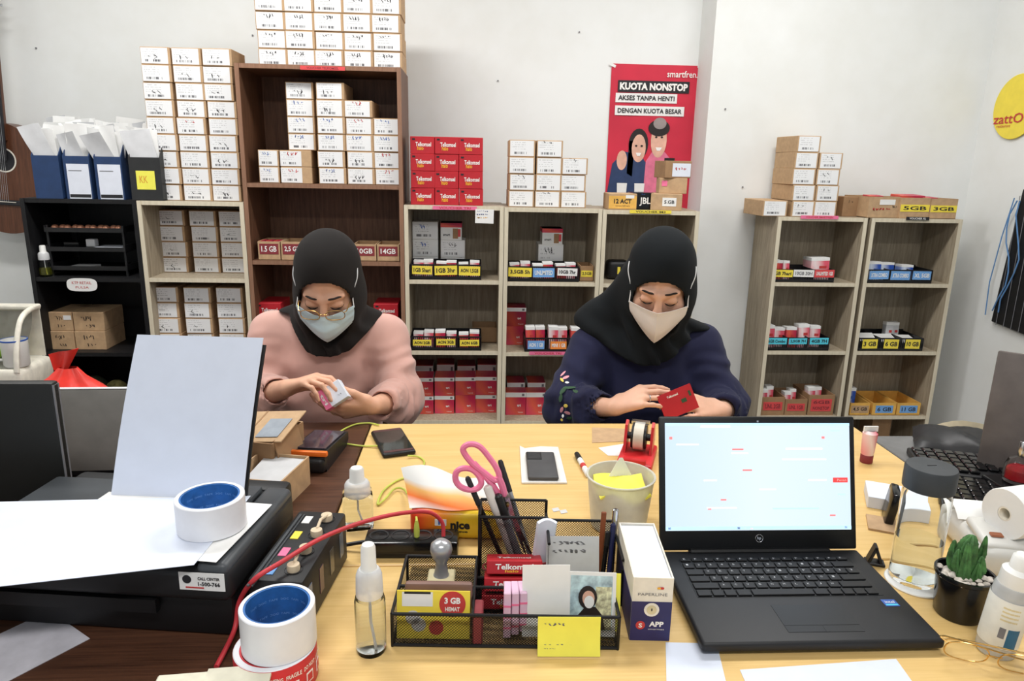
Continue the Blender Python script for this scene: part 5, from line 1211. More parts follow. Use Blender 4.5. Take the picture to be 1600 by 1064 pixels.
t = thing('carton_box', 'cream carton lid at the lower picture edge before the tape rolls', 'box', (-.30, .702, TZ)); bx(t, 'body', M('cream_box', (222, 218, 198), .7) and 'cream_box', (0, 0, .022), (.13, .09, .044), .002, (0, 0, rad(5))); bx(t, 'lid_flap', 'cream_box', (.03, .0, .0455), (.075, .094, .003), 0, (0, 0, rad(5)))

# ------------------------------------------------------------------ water bottle, pot plant, stand
p = at_z(1425, 915, TZ)
bl = thing('water_bottle', 'clear water bottle with dark grey screw cap beside laptop', 'bottle', (p.x+.010, p.y+.016, TZ+.004))
R0, H0 = .0355, .205
MB().lathe([(0, 0), (R0*.95, 0), (R0, .004), (R0, .148), (R0*.93, .157), (R0*.86, .16), (R0*.8, .16), (R0*.88, .154), (R0*.955, .146), (R0*.955, .008), (0, .006)], 40).obj('wall', 'clear', bl, True)
MB().lathe([(0, .0072), (R0*.945, .009), (R0*.945, .072), (0, .072)], 40).obj('water', 'water', bl, True)
MB().lathe([(R0*.9, .158), (R0*1.04, .158), (R0*1.05, .162), (R0*1.05, .190), (R0*1.0, .194), (0, .195)], 40).obj('cap', M('cap_grey', (58, 62, 66), .5) and 'cap_grey', bl, True); bx(bl, 'cap_mark', 'ink', (0, 0, .1952), (.014, .002, .0006))
o = MB().lathe([(0, 0), (.044, 0), (.045, .002), (.044, .0035), (0, .0035)], 36).obj('coaster', 'white_pl', None, True); o.location = (p.x+.010, p.y+.008, TZ); tag(o, 'round white coaster under the water bottle', 'coaster')
p = at_z(1371, 886, TZ)
t = thing('phone_stand', 'small black folding phone stand beside the laptop', 'stand', (p.x, p.y+.01, TZ), rad(-20)); bx(t, 'foot', 'black_pl', (0, 0, .003), (.03, .02, .005), .001); bx(t, 'arm', 'black_pl', (-.006, 0, .018), (.005, .018, .034), .001, (0, rad(18), 0)); bx(t, 'arm', 'black_pl', (.004, 0, .018), (.005, .018, .034), .001, (0, rad(-22), 0))
def pot():
    p = at_z(1503, 962, TZ)
    t = thing('potted_cactus', 'small green cactus in a black pot with white pebbles', 'cactus', (p.x-.003, p.y+.006, TZ)); t.scale = (.9, .9, .84)
    MB().lathe([(0, 0), (.034, 0), (.036, .003), (.0415, .074), (.0445, .077), (.0445, .083), (.041, .083), (.040, .072), (0, .07)], 40).obj('pot', 'black_gloss', t, True)
    m = MB(); r = random.Random(2)
    for k in range(70):
        a = r.uniform(0, 2*PI); q = .038*math.sqrt(r.uniform(.0, 1)); s = r.uniform(.0038, .006)
        m.sphere((q*math.cos(a), q*math.sin(a), .076+r.uniform(0, .004)), (s*1.2, s, s*.7), 8, 6)
    o = m.obj('pebbles', M('pebble', (224, 214, 204), .7, var=.12, scale=90) and 'pebble', t, True); o['kind'] = 'stuff'
    M('cactus_green', (66, 108, 58), .6, var=.3, scale=70, bump=.3, bscale=150)
    def arm(nm, path, rs, ribs=7):
        P = crom(path, 6); V, F_ = [], []; n = 42; m_ = MB(); L = len(P)
        for i, c in enumerate(P):
            f = i/(L-1); rr_ = np.interp(f, np.linspace(0, 1, len(rs)), rs)
            for j in range(n):
                a = 2*PI*j/n; w = rr_*(1+.22*math.cos(a*ribs)+.06*math.sin(f*60+j))
                V.append((c.x+w*math.cos(a), c.y+w*math.sin(a), c.z))
        for i in range(L-1):
            for j in range(n): F_.append((i*n+j, i*n+(j+1) % n, (i+1)*n+(j+1) % n, (i+1)*n+j))
        V.append(tuple(P[-1]+Vector((0, 0, .003)))); 
        for j in range(n): F_.append(((L-1)*n+j, (L-1)*n+(j+1) % n, len(V)-1))
        return m_.add(V, F_).obj(nm, 'cactus_green', t, True)
    arm('stem', [(-.006, 0, .072), (-.006, 0, .10), (-.004, 0, .135), (0, 0, .152)], [.010, .0135, .014, .011, .005])
    for (dx, dy, z0, z1, r_) in ((-.018, -.004, .095, .128, .008), (-.012, -.012, .085, .145, .008), (.012, -.01, .09, .118, .009), (.02, 0, .11, .15, .0055), (.005, .012, .09, .140, .009), (-.016, .01, .09, .136, .008), (.006, -.014, .08, .108, .007)):
        arm('branch', [(dx*.4-.004, dy*.4, z0-.012), (dx, dy, z0), (dx*1.15, dy*1.1, (z0+z1)/2), (dx*1.2, dy*1.1, z1)], [r_*.6, r_, r_, r_*.7, r_*.3], 6)
pot()
# bottle with printed label and folded glasses
p = at_z(1563, 1030, TZ)
t = thing('lotion_bottle', 'clear bottle with white and blue label at the table corner', 'bottle', (p.x+.006, p.y+.02, TZ), rad(8), rot=(rad(3), rad(3), 0))
MB().lathe([(0, 0), (.021, 0), (.0235, .004), (.0235, .100), (.0215, .106), (0, .106)], 32).obj('body', M('milky', (226, 228, 228), .25, trans=.4) and 'milky', t, True)
MB().lathe([(.0247, .018), (.0249, .019), (.0249, .088), (.0247, .089)], 32).obj('label', M('lab_cream', (226, 226, 218), .5, var=.05) and 'lab_cream', t, True)
MB().sheet(lambda u, v: (.0250*math.cos(-2.0+u*.6), .0250*math.sin(-2.0+u*.6), .02+.03*v), 6, 2, .0003).obj('blue_patch', M('teal', (44, 102, 138), .5) and 'teal', t)
MB().sheet(lambda u, v: (.0250*math.cos(-2.4+u*.3), .0250*math.sin(-2.4+u*.3), .034+.016*v), 3, 2, .0003).obj('code_patch', 'ink_grey', t)
for k in range(4): MB().sheet(lambda u, v, k=k: (.0250*math.cos(-2.5+u*.8), .0250*math.sin(-2.5+u*.8), .06+.006*k+.0025*v), 4, 1, .0003).obj('print_line', 'stamp_plate', t)
MB().lathe([(.0205, .104), (.021, .107), (.020, .126), (.0135, .131), (.0125, .147), (.009, .151), (0, .151)], 24).obj('pump_cap', 'white_pl', t, True)
def spectacles(label, frame, lw=.046, lh=.034, mat='gold', temple=.12, lens='clear', fold=False, parent=None, tube=.0009):
    t = parent or thing('eyeglasses', label, 'glasses')
    for s in (-1, 1):
        pts = []
        for k in range(26):
            a = 2*PI*k/26; c, q = math.cos(a), math.sin(a)
            pts.append(frame(s*.031+lw/2*(abs(c)**.75)*(1 if c > 0 else -1), 0, lh/2*(abs(q)**.8)*(1 if q > 0 else -1)-(.002 if q < 0 else 0)))
        MB().tube(pts, tube, 6, closed=True).obj('rim', mat, t, True)
        ctr = frame(s*.031, 0, -.001)
        m = MB(); m.add(pts+[ctr], [(k, (k+1) % 26, 26) for k in range(26)]); m.obj('lens', M('lens_clear', (250, 250, 252), .03, trans=1.0, ior=1.02) and 'lens_clear', t, True)
        tp = [frame(s*(.031+lw/2), 0, lh*.3), frame(s*(.036+lw/2), .006, lh*.32), frame(s*(.040+lw/2), temple*.7, lh*.3), frame(s*(.040+lw/2), temple, lh*.3-.02)] if not fold else [frame(s*(.031+lw/2), 0, lh*.3), frame(s*(.033+lw/2), .008, lh*.3), frame(-s*.03, .014+.004*s, -lh*.1), frame(-s*.055, .016, -lh*.25)]
        MB().tube(crom(tp, 5), tube*1.2, 6).obj('temple', mat, t, True)
    MB().tube(crom([frame(-.009, 0, .003), frame(0, -.002, .006), frame(.009, 0, .003)], 4), tube, 6).obj('bridge', mat, t, True)
    return t
gp = at_z(1548, 1050, TZ)
t = thing('eyeglasses', 'folded gold wire glasses lying at the table corner', 'glasses', (gp.x, gp.y, TZ))
GR = Matrix.Rotation(rad(-25), 3, 'Z') @ Matrix.Rotation(rad(28), 3, 'X')
spectacles('', lambda x, y, z: GR @ Vector((x, y, z)) + Vector((0, 0, .022)), lw=.05, lh=.042, fold=True, parent=t)
# sheets in front of the laptop
poly_sheet('paper_sheet', 'white sheet poking out under the laptop beside paper box', [(1040, 1004), (1120, 1006), (1140, 1090), (1042, 1090)], TZ+.0003, 'paper_cool')
poly_sheet('paper_sheet', 'wide white sheet at the lower edge under the laptop', [(1156, 1047), (1400, 1030), (1450, 1100), (1180, 1100)], TZ+.0003, 'paper_cool')

# ------------------------------------------------------------------ grey table clutter
M('greyish_pl', (206, 205, 200), .4, var=.01)
def rounded_printer():
    t = thing('label_printer', 'white receipt printer with paper roll beside the cactus', 'receipt printer', (.925, 1.04, TZ), rad(-12))
    MB().bbox((0, 0, .027), (.17, .16, .054), .018, 4).obj('case', 'greyish_pl', t, True); MB().bbox((-.01, -.03, .056), (.14, .08, .016), .007, 3, (rad(10), 0, 0)).obj('lid', 'greyish_pl', t, True)
    bx(t, 'paper_slot', 'ink', (-.01, .02, .0545), (.11, .006, .002)); bx(t, 'button', M('brown_btn', (150, 90, 60), .5) and 'brown_btn', (-.055, -.045, .0635), (.02, .012, .004), .002, (rad(10), 0, 0))
    MB().sheet(lambda u, v: (-.085+.09*u, .02+.05*v, .055+.045*v-.03*v*v), 4, 6, .0006).obj('paper_tongue', 'paper', t, True)
    MB().bbox((.0, .078, .03), (.16, .03, .06), .01, 3).obj('rear_cover', 'greyish_pl', t, True)
rounded_printer()
rpp = at_z(1590, 800, TZ+.097)
t = thing('paper_roll', 'white receipt paper roll resting on the receipt printer', 'paper roll', (rpp.x, rpp.y, TZ+.097), 0, None, (0, PI/2, rad(12)))
MB().lathe([(.012, -.028), (.041, -.028), (.042, -.026), (.042, .026), (.041, .028), (.012, .028)], 40).obj('roll', 'paper', t, True); MB().lathe([(.0095, -.0275), (.0122, -.0275), (.0122, .0275), (.0095, .0275), (.0095, -.0275)], 24).obj('core', 'cream_card', t, True)
t = thing('paper_stack', 'white paper slips beside the water bottle', 'paper', (.84, 1.24, TZ), rad(-25)); bx(t, 'sheets', 'paper_blue', (0, 0, .012), (.11, .08, .024), .001)
p = at_z(1386, 812, TZ)
t = thing('card_holder', 'black gadget leaning on the white slips behind water bottle', 'gadget', (p.x+.004, p.y, TZ), rad(-25)); MB().bbox((0, 0, .032), (.016, .06, .064), .005, 2, (0, rad(8), 0)).obj('body', 'black_gloss', t, True); bx(t, 'base', 'card', (-.015, -.03, .002), (.05, .06, .004))
def keyboard(label, loc, rz, tilt=0.0, n=18):
    W = .0218*n+.008
    t = thing('keyboard', label, 'keyboard', loc, 0, 'keyboards on the grey table', (tilt, 0, rz))
    MB().bbox((0, 0, .009), (W, .14, .016), .004, 2).obj('case', 'black_pl', t, True)
    for r in range(5):
        for c in range(n):
            if r == 4 and 4 < c < 9: continue
            bx(t, 'key', 'black_gloss', (-W/2+.015+.0218*c, .048-.024*r, .0205), (.0185, .020, .007), .002)
keyboard('black keyboard lying nearest the yellow table', (1.14, 1.20, TZ), rad(-24))
keyboard('black keyboard lying behind the other one', (1.14, 1.375, TZ), rad(-18), n=14)
t = thing('laptop', 'dark grey laptop lid at the side wall edge', 'laptop', (1.26, 1.29, TZ), rad(-40))
MB().bbox((0, 0, .14), (.36, .008, .26), .004, 2, (rad(-8), 0, 0)).obj('lid', M('lid_taupe', (104, 97, 94), .4, .1) and 'lid_taupe', t, True); text(t, 'hp', 'chrome', (-.09, -.010, .12), .02, .008, rot=(PI/2+rad(8), 0, 0)); MB().bbox((0, .12, .009), (.36, .24, .016), .004, 2).obj('base', 'black_pl', t, True)
p = at_z(1574, 756, TZ)
t = thing('perfume_bottle', 'round glass bottle of red liquid with silver cap', 'bottle', (1.085, 1.265, TZ)); 
t.location = (p.x-.02, p.y-.05, TZ)
MB().lathe([(0, 0), (.028, 0), (.030, .004), (.030, .03), (.024, .046), (.010, .054), (.010, .058), (.008, .058), (.008, .052), (.022, .044), (.027, .03), (.027, .006), (0, .005)], 32).obj('body', 'clear', t, True); MB().lathe([(0, .0058), (.026, .007), (.026, .026), (0, .026)], 28).obj('liquid', M('red_liq', (206, 40, 50), .1, trans=.5) and 'red_liq', t, True)
MB().lathe([(.011, .054), (.0115, .056), (.0115, .084), (.01, .086), (0, .086)], 24).obj('cap', 'chrome', t, True)
t.location.z = TZ+.03
o = MB().bbox((0, 0, .014), (.10, .08, .028), .004, 2).obj('black_box', 'black_gloss', None, True); o.location = (t.location.x, t.location.y, TZ); tag(o, 'black box under the round glass bottle', 'box')
o = MB().sheet(lambda u, v: ((u-.5)*.24, (v-.5)*.16+.01*math.sin(u*5), .036*math.sin(u*PI)**.4*math.sin(v*PI)**.5+.006*math.sin(u*13+v*9)), 20, 12, .002).obj('black_bag', M('bag_black', (24, 24, 27), .45, bump=.3, bscale=40) and 'bag_black', None, True); o.location = (1.19, 1.52, TZ+.004); o.rotation_euler = (0, 0, rad(-30)); tag(o, 'black cloth bag lying at the back of the grey table', 'bag')
t = thing('cream_pouch', 'cream cloth pouch behind the black bag', 'pouch', (1.30, 1.62, 0)); o = MB().sheet(lambda u, v: ((u-.5)*.26, (v-.5)*.03, .70+.06*v*(1-.3*abs(u-.5))+.01*math.sin(u*7)), 10, 6, .03).obj('body', M('cream_cloth', (214, 200, 170), .8) and 'cream_cloth', t, True); t.location.z = .012
p = at_z(1353, 722, TZ)
t = thing('cream_tube', 'white and pink squeeze tube behind the laptop screen', 'tube', (p.x, p.y, TZ)); MB().lathe([(0, 0), (.012, 0), (.0125, .02), (.014, .024), (.016, .07), (.010, .076)], 20).obj('body', 'voucher_pastel', t, True); MB().lathe([(.0121, 0), (.0135, .002), (.0135, .018), (.0121, .02)], 20).obj('cap', 'tag_maroon', t, True); bx(t, 'crimp', 'paper', (0, 0, .08), (.032, .004, .012))

# ------------------------------------------------------------------ red bag, dish cabinet, guitar
M('bag_red', (226, 56, 46), .35, var=.08, scale=18, bump=.25, bscale=25)
t = thing('plastic_bag', 'knotted red plastic bag behind the laptop lids', 'bag', (-1.07, 1.84, .0))
prof = lambda f: np.interp(f, [0, .15, .4, .62, .8, .92, 1], [.12, .17, .165, .14, .085, .04, .02])
V, F_ = [], []; n = 40; L = 26
for i in range(L):
    f = i/(L-1); r0 = prof(f); z = .55+.30*f
    for j in range(n):
        a = 2*PI*j/n; w = r0*(1+.10*math.sin(a*5+f*3)+.05*math.sin(a*11-f*5)); V.append((w*1.1*math.cos(a)+.02*f, w*.7*math.sin(a), z))
for i in range(L-1):
    for j in range(n): F_.append((i*n+j, i*n+(j+1) % n, (i+1)*n+(j+1) % n, (i+1)*n+j))
F_.append(tuple(range(n-1, -1, -1)))
MB().add(V, F_).obj('body', 'bag_red', t, True)
MB().sheet(lambda u, v: (.0+(u-.5)*(.035+.045*v)+.014*v, .008*math.sin(u*6), .842+.052*v+.018*v*(u-.5)), 8, 6, .002).obj('handle', 'bag_red', t, True)
MB().sheet(lambda u, v: (-.06-.10*v, .02+(u-.5)*.05, .66+.03*math.sin(v*3)+.01*u), 6, 6, .002).obj('handle', 'bag_red', t, True)
o = thing('stool', 'low stool hidden under the red bag', 'stool', (-1.07, 1.84, 0)); bx(o, 'seat', 'black_pl', (0, 0, .53), (.3, .22, .03), .01)
for sx in (-1, 1):
    for sy in (-1, 1): bx(o, 'leg', 'black_pl', (sx*.13, sy*.09, .258), (.03, .03, .515))
t = thing('dish_cabinet', 'white plastic dish cabinet with clear curved lid', 'dish cabinet', (-1.655, 2.29, 0)); t.scale = (1, .55, 1)
M('cream_pl', (226, 222, 208), .4); M('smoke_cover', (200, 200, 196), .1, trans=.9, ior=1.05)
bx(t, 'stand', 'black_pl', (0, .0, .31), (.44, .3, .62), .004)
MB().bbox((0, 0, .69), (.5, .34, .09), .02, 3).obj('base_tray', 'cream_pl', t, True); bx(t, 'badge', 'ink_blue', (.13, -.1712, .69), (.035, .001, .012))
for s in (-1, 1):
    MB().tube(crom([(s*.24, -.16, .725), (s*.24, -.13, .80), (s*.235, -.05, .875), (s*.23, .06, .90), (s*.23, .15, .90)], 6), .009, 10).obj('end_arch', 'cream_pl', t, True)
MB().sheet(lambda u, v: ((u-.5)*.46, -.15+.26*math.sin(v*PI/2)*.9, .735+.16*(1-math.cos(v*PI/2))**.6), 6, 10, .002).obj('clear_lid', 'smoke_cover', t, True)
bx(t, 'back_wall', 'cream_pl', (0, .16, .82), (.46, .01, .17)); bx(t, 'lid_rail', 'cream_pl', (0, .12, .905), (.48, .07, .014), .004)
def mug(label, loc, mat, mh):
    m = thing('mug', label, 'mug', loc); MB().lathe([(0, 0), (.034, 0), (.036, .003), (.038, .085), (.035, .085), (.033, .006), (0, .005)], 28).obj('cup', mat, m, True); MB().lathe([(.0352, .082), (.0382, .082), (.0382, .0865), (.0352, .0865)], 28).obj('rim_band', mh, m, True)
    MB().tube(crom([(-.036, -.008, .07), (-.058, -.012, .062), (-.062, -.012, .04), (-.05, -.01, .022), (-.035, -.008, .02)], 5), .005, 8).obj('handle', mat, m, True)
mug('white mug with blue rim in the dish cabinet', (-1.44, 2.25, .736), 'white_pl', 'ink_blue')
o = MB().sphere((0, 0, .035), (.04, .04, .035), 18, 12).obj('green_bowl', M('lime_pl', (150, 190, 70), .4) and 'lime_pl', None, True); o.location = (-1.525, 2.26, .736); tag(o, 'green rounded bowl in the dish cabinet', 'bowl')
gx = at_y(6, 250, 3.27)
def guitar():
    t = thing('guitar', 'brown acoustic guitar hanging beside the black unit', 'guitar', (gx.x, 3.31, gx.z-.06), 0, None, (0, rad(3), 0))
    wood('guitar_wood', (74, 44, 30), (112, 70, 48), rough=.3)
    out = []
    for k in range(60):
        a = 2*PI*k/60; z = -.02+.235*math.sin(a)
        wd = .185*math.sqrt(max(0, 1-(abs(math.sin(a)))**2.6))*(1-.17*math.exp(-((z-.03)/.06)**2))*(1.0 if z < .03 else .8)
        out.append(((1 if math.cos(a) > 0 else -1)*wd, z))
    MB().prism(out, .09, lambda u, v, w: (u, -.045+w, v)).obj('body', 'guitar_wood', t)
    MB().lathe([(.046, 0), (.052, 0), (.052, .001), (.046, .001)], 30, (0, -.0455, .06), (PI/2, 0, 0)).obj('rosette', 'cream_card', t); MB().lathe([(0, 0), (.045, 0), (.045, .0008), (0, .0008)], 30, (0, -.0455, .06), (PI/2, 0, 0)).obj('sound_hole', 'ink', t)
    bx(t, 'bridge', 'ink', (0, -.05, -.12), (.12, .008, .022), .002); bx(t, 'saddle', 'cream_card', (0, -.055, -.117), (.08, .004, .003))
    bx(t, 'neck', 'guitar_wood', (0, -.052, .40), (.05, .022, .52), .004); bx(t, 'fretboard', 'ink', (0, -.066, .34), (.052, .006, .56)); h = bx(t, 'headstock', 'guitar_wood', (0, -.05, .72), (.07, .018, .14), .004)
    for s in (-1, 1):
        for k in range(3): MB().tube([(s*.035, 0, -.04+.04*k), (s*.055, 0, -.04+.04*k)], [.003, .006], 8).obj('tuning_peg', 'chrome', h, True)
    for k in range(6): MB().tube([(-.02+.008*k, -.072, -.115), (-.016+.0064*k, -.072, .66)], .0006, 4).obj('string', 'chrome', t)
guitar()
# ------------------------------------------------------------------ people: signed-distance bodies meshed with surface nets
def v3(*a): return np.array(a if len(a) == 3 else a[0], dtype=np.float64)
class Cap:      # tapered capsule
    def __init__(s, a, b, ra, rb, k=.012, bump=None, flat=None): s.a, s.b, s.ra, s.rb, s.k, s.bump = v3(a), v3(b), ra, rb, k, bump
    def bound(s): return (s.a+s.b)/2, np.linalg.norm(s.b-s.a)/2+max(s.ra, s.rb)+.03
    def d(s, P):
        ab = s.b-s.a; t = np.clip(((P-s.a)@ab)/max(ab@ab, 1e-9), 0, 1)
        q = P-s.a-t[:, None]*ab; r = s.ra+(s.rb-s.ra)*t
        e = np.sqrt((q*q).sum(1))-r
        if s.bump is not None: e = e-s.bump(t, P)
        return e
class Ell:
    def __init__(s, c, r, R=None, k=.012): s.c, s.r, s.R, s.k = v3(c), v3(r), R, k
    def bound(s): return s.c, float(max(s.r))+.03
    def d(s, P):
        q = P-s.c
        if s.R is not None: q = q@s.R
        k0 = np.sqrt(((q/s.r)**2).sum(1)); k1 = np.sqrt(((q/(s.r*s.r))**2).sum(1))
        return k0*(k0-1)/np.maximum(k1, 1e-6)
def smin(a, b, k):
    h = np.clip(.5+.5*(b-a)/k, 0, 1); return b+(a-b)*h-k*h*(1-h)
def field(prims, extra=None):
    bs = [(p, *p.bound()) for p in prims]
    def f(P, c=None, rad_=None):
        d = np.full(len(P), .25)
        for p, bc, br in bs:
            if c is not None and np.linalg.norm(bc-c) > br+rad_+.09: continue
            d = smin(d, p.d(P), p.k)
        return extra(P, d) if extra else d
    return f
def snet(f, lo, hi, h, blk=14):
    lo, hi = v3(lo), v3(hi); n = np.ceil((hi-lo)/h).astype(int)+1; SX, SY = n[1]*n[2], n[2]
    ids, pos, quads = [], [], []
    rad_ = blk*h*.87+h
    g1 = np.arange(blk+1)
    off = np.array([(i, j, k) for i in (0, 1) for j in (0, 1) for k in (0, 1)])
    edges = [(a, b) for a in range(8) for b in range(a+1, 8) if abs(off[a]-off[b]).sum() == 1]
    for bi in range(-1, n[0]//blk+1):
        for bj in range(-1, n[1]//blk+1):
            for bk in range(-1, n[2]//blk+1):
                o = np.array([bi, bj, bk])*blk
                c = lo+(o+blk/2)*h
                if abs(f(c[None], c, rad_)[0]) > rad_*1.25: continue
                G = np.stack(np.meshgrid(g1+o[0], g1+o[1], g1+o[2], indexing='ij'), -1)
                P = lo+G.reshape(-1, 3)*h
                D = f(P, c, rad_).reshape(blk+1, blk+1, blk+1)
                S = D < 0
                if S.all() or not S.any(): continue
                cv = [D[a:blk+a, b:blk+b, e:blk+e] for a, b, e in off]
                cs = np.stack([x < 0 for x in cv]); act = cs.any(0) & ~cs.all(0)
                ix = np.argwhere(act)
                if len(ix):
                    vals = np.stack([x[act] for x in cv], 1); acc = np.zeros((len(ix), 3)); cnt = np.zeros(len(ix))
                    for a, b in edges:
                        m = (vals[:, a] < 0) != (vals[:, b] < 0); t = vals[:, a]/np.where(m, vals[:, a]-vals[:, b], 1)
                        p = off[a]+(off[b]-off[a])*t[:, None]; acc[m] += p[m]; cnt[m] += 1
                    gi = ix+o
                    pos.append(lo+(gi+acc/cnt[:, None])*h)
                    gi = gi+n; ids.append((gi[:, 0]*4096+gi[:, 1])*4096+gi[:, 2])
                for ax_ in range(3):
                    sl0 = [slice(0, blk)]*3; sl1 = [slice(0, blk)]*3; sl1[ax_] = slice(1, blk+1)
                    A, B = S[tuple(sl0)], S[tuple(sl1)]; e = np.argwhere(A != B)
                    if not len(e): continue
                    u, w = (ax_+1) % 3, (ax_+2) % 3; du = np.zeros(3, int); du[u] = 1; dw = np.zeros(3, int); dw[w] = 1
                    gi = e+o+n
                    q = np.stack([(x[:, 0]*4096+x[:, 1])*4096+x[:, 2] for x in (gi-du-dw, gi-dw, gi, gi-du)], 1)
                    inv = ~A[tuple(e.T)]
                    q[inv] = q[inv][:, ::-1]; quads.append(q)
    ids = np.concatenate(ids); pos = np.concatenate(pos); quads = np.concatenate(quads)
    u, fi = np.unique(ids, return_index=True); pos = pos[fi]
    k = np.searchsorted(u, quads); k = np.clip(k, 0, len(u)-1); ok = (u[k] == quads).all(1)
    return pos, k[ok]
def sdf_obj(name, f, lo, hi, h, mat, parent, extra_mats=None, relax=1):
    V, Q = snet(f, lo, hi, h)
    for _ in range(relax):
        acc = np.zeros_like(V); cnt = np.zeros(len(V))
        for a in range(4):
            b = (a+1) % 4; np.add.at(acc, Q[:, a], V[Q[:, b]]); np.add.at(cnt, Q[:, a], 1); np.add.at(acc, Q[:, b], V[Q[:, a]]); np.add.at(cnt, Q[:, b], 1)
        V = V*.5+.5*acc/np.maximum(cnt, 1)[:, None]
    me = bpy.data.meshes.new(name)
    me.vertices.add(len(V)); me.vertices.foreach_set('co', V.astype(np.float32).ravel())
    me.loops.add(Q.size); me.loops.foreach_set('vertex_index', Q.astype(np.int32).ravel())
    me.polygons.add(len(Q)); me.polygons.foreach_set('loop_start', np.arange(0, Q.size, 4, dtype=np.int32)); me.polygons.foreach_set('loop_total', np.full(len(Q), 4, dtype=np.int32))
    me.update(calc_edges=True); me.validate()
    me.polygons.foreach_set('use_smooth', [True]*len(me.polygons))
    me.materials.append(MATS[mat])
    o = link(name, me, parent)
    if parent is not None: o.location = -Vector(parent.location)
    return o

def skin_mat(name, c):
    k = NT(name, .5, 0, .35); k.col(k.ramp(k.noise(14, 4), [(.3, tuple(v*.93 for v in c)), (.7, tuple(min(255, v*1.05) for v in c))]))
    k.b.inputs['Subsurface Weight'].default_value = .12; k.b.inputs['Subsurface Radius'].default_value = (.01, .004, .002); k.b.inputs['Subsurface Scale'].default_value = .6
    k.bump(k.noise(350, 3), .06); MATS[name] = k.m
def cloth_mat(name, c, rough=.85, sheen=.3, fine=900):
    k = NT(name, rough, 0, .2); k.col(k.ramp(k.noise(6, 3), [(.3, tuple(v*.93 for v in c)), (.7, tuple(min(255, v*1.05) for v in c))]))
    k.b.inputs['Sheen Weight'].default_value = sheen; k.bump(k.noise(fine, 2), .12); MATS[name] = k.m
skin_mat('skin_a', (222, 172, 144)); skin_mat('skin_b', (226, 178, 152))
cloth_mat('pink_sweat', (214, 168, 156)); cloth_mat('navy_sweat', (36, 38, 66), .85, .08); cloth_mat('scarf_charcoal', (34, 31, 30), .85, .03); cloth_mat('scarf_black', (19, 23, 26), .85, .02); cloth_mat('trouser', (40, 40, 46))
cloth_mat('mask_blue', (204, 232, 244), .8, .2); cloth_mat('mask_white', (238, 231, 226), .8, .2); M('brow', (38, 28, 24), .7); M('lash', (24, 18, 16), .6); M('nail', (226, 176, 160), .3)
M('elastic', (238, 238, 238), .6)

def unit(a): a = v3(a); return a/np.linalg.norm(a)
def rodr(v, ax_, t): ax_ = unit(ax_); return v*math.cos(t)+np.cross(ax_, v)*math.sin(t)+ax_*(ax_@v)*(1-math.cos(t))
RINGS = []
def hand_prims(W, D, N, L, curls, sc=1.0, thumb=(.55, .75, .25), thumb_curl=(.25, .3), spread=.05):
    """W wrist, D towards the knuckles, N the way the palm faces, L towards the thumb; curls[i] = three joint bends"""
    W, D = v3(W), unit(D); N = unit(v3(N)-D*(v3(N)@D)); L0 = np.cross(D, N); L = unit(L0*(1 if L0@v3(L) > 0 else -1)); out = []; tips = []
    ln = [(.040, .025, .020), (.044, .028, .021), (.040, .026, .020), (.031, .019, .018)]
    lat = [.029, .0105, -.0085, -.0265]; fwd = [.084, .088, .084, .075]; rr = [.0083, .0085, .008, .0071]
    mc = [W+D*fwd[i]*sc+L*lat[i]*sc for i in range(4)]
    for i in range(4):
        out.append(Cap(W+D*.012+L*lat[i]*.45*sc, mc[i], .0135*sc, .0105*sc, .012))
        p = mc[i]; d = unit(D+L*spread*(1.5-i)*.7); ax_ = np.cross(d, N)
        a = 0.0
        for j in range(3):
            a += curls[i][j]; dd = rodr(d, ax_, a); q = p+dd*ln[i][j]*sc
            r0 = rr[i]*sc*(1-.09*j); (RINGS.append((p, q, r0)) if i == 2 and j == 0 else None); out.append(Cap(p, q, r0, r0*(.93 if j < 2 else .82), .0035)); p = q
        tips.append((p, dd, np.cross(ax_, dd)))
    tb = W+D*.022*sc+L*.022*sc+N*.006; d = unit(D*thumb[0]+L*thumb[1]+N*thumb[2]); q = tb+d*.042*sc
    out.append(Cap(W+D*.01, tb, .015*sc, .015*sc, .012)); out.append(Cap(tb, q, .0145*sc, .0105*sc, .009))
    ax_ = np.cross(d, unit(D*1.0+N*.4-L*.2)); p = q; a = 0
    for j, l_ in enumerate((.030, .024)):
        a += thumb_curl[j]; dd = rodr(d, ax_, a) if np.linalg.norm(ax_) > .05 else d; q = p+dd*l_*sc; out.append(Cap(p, q, .0098*sc*(1-.06*j), (.0092 if j == 0 else .0078)*sc, .0035)); p = q
    tips.append((p, dd, L))
    return out, tips
def nails(t, tips, sc=1.0):
    for p, dd, up_ in tips:
        u = unit(up_-dd*(up_@dd)); c = p+u*.0058*sc; s = np.cross(dd, u)
        def fn(a, b): return Vector(c+dd*((b-.5)*.0095)+s*((a-.5)*.0085)+u*(.0012-.006*(a-.5)**2-.004*(b-.5)**2))
        MB().sheet(fn, 4, 4, .0008).obj('fingernail', 'nail', t, True, loc=-Vector(t.location))

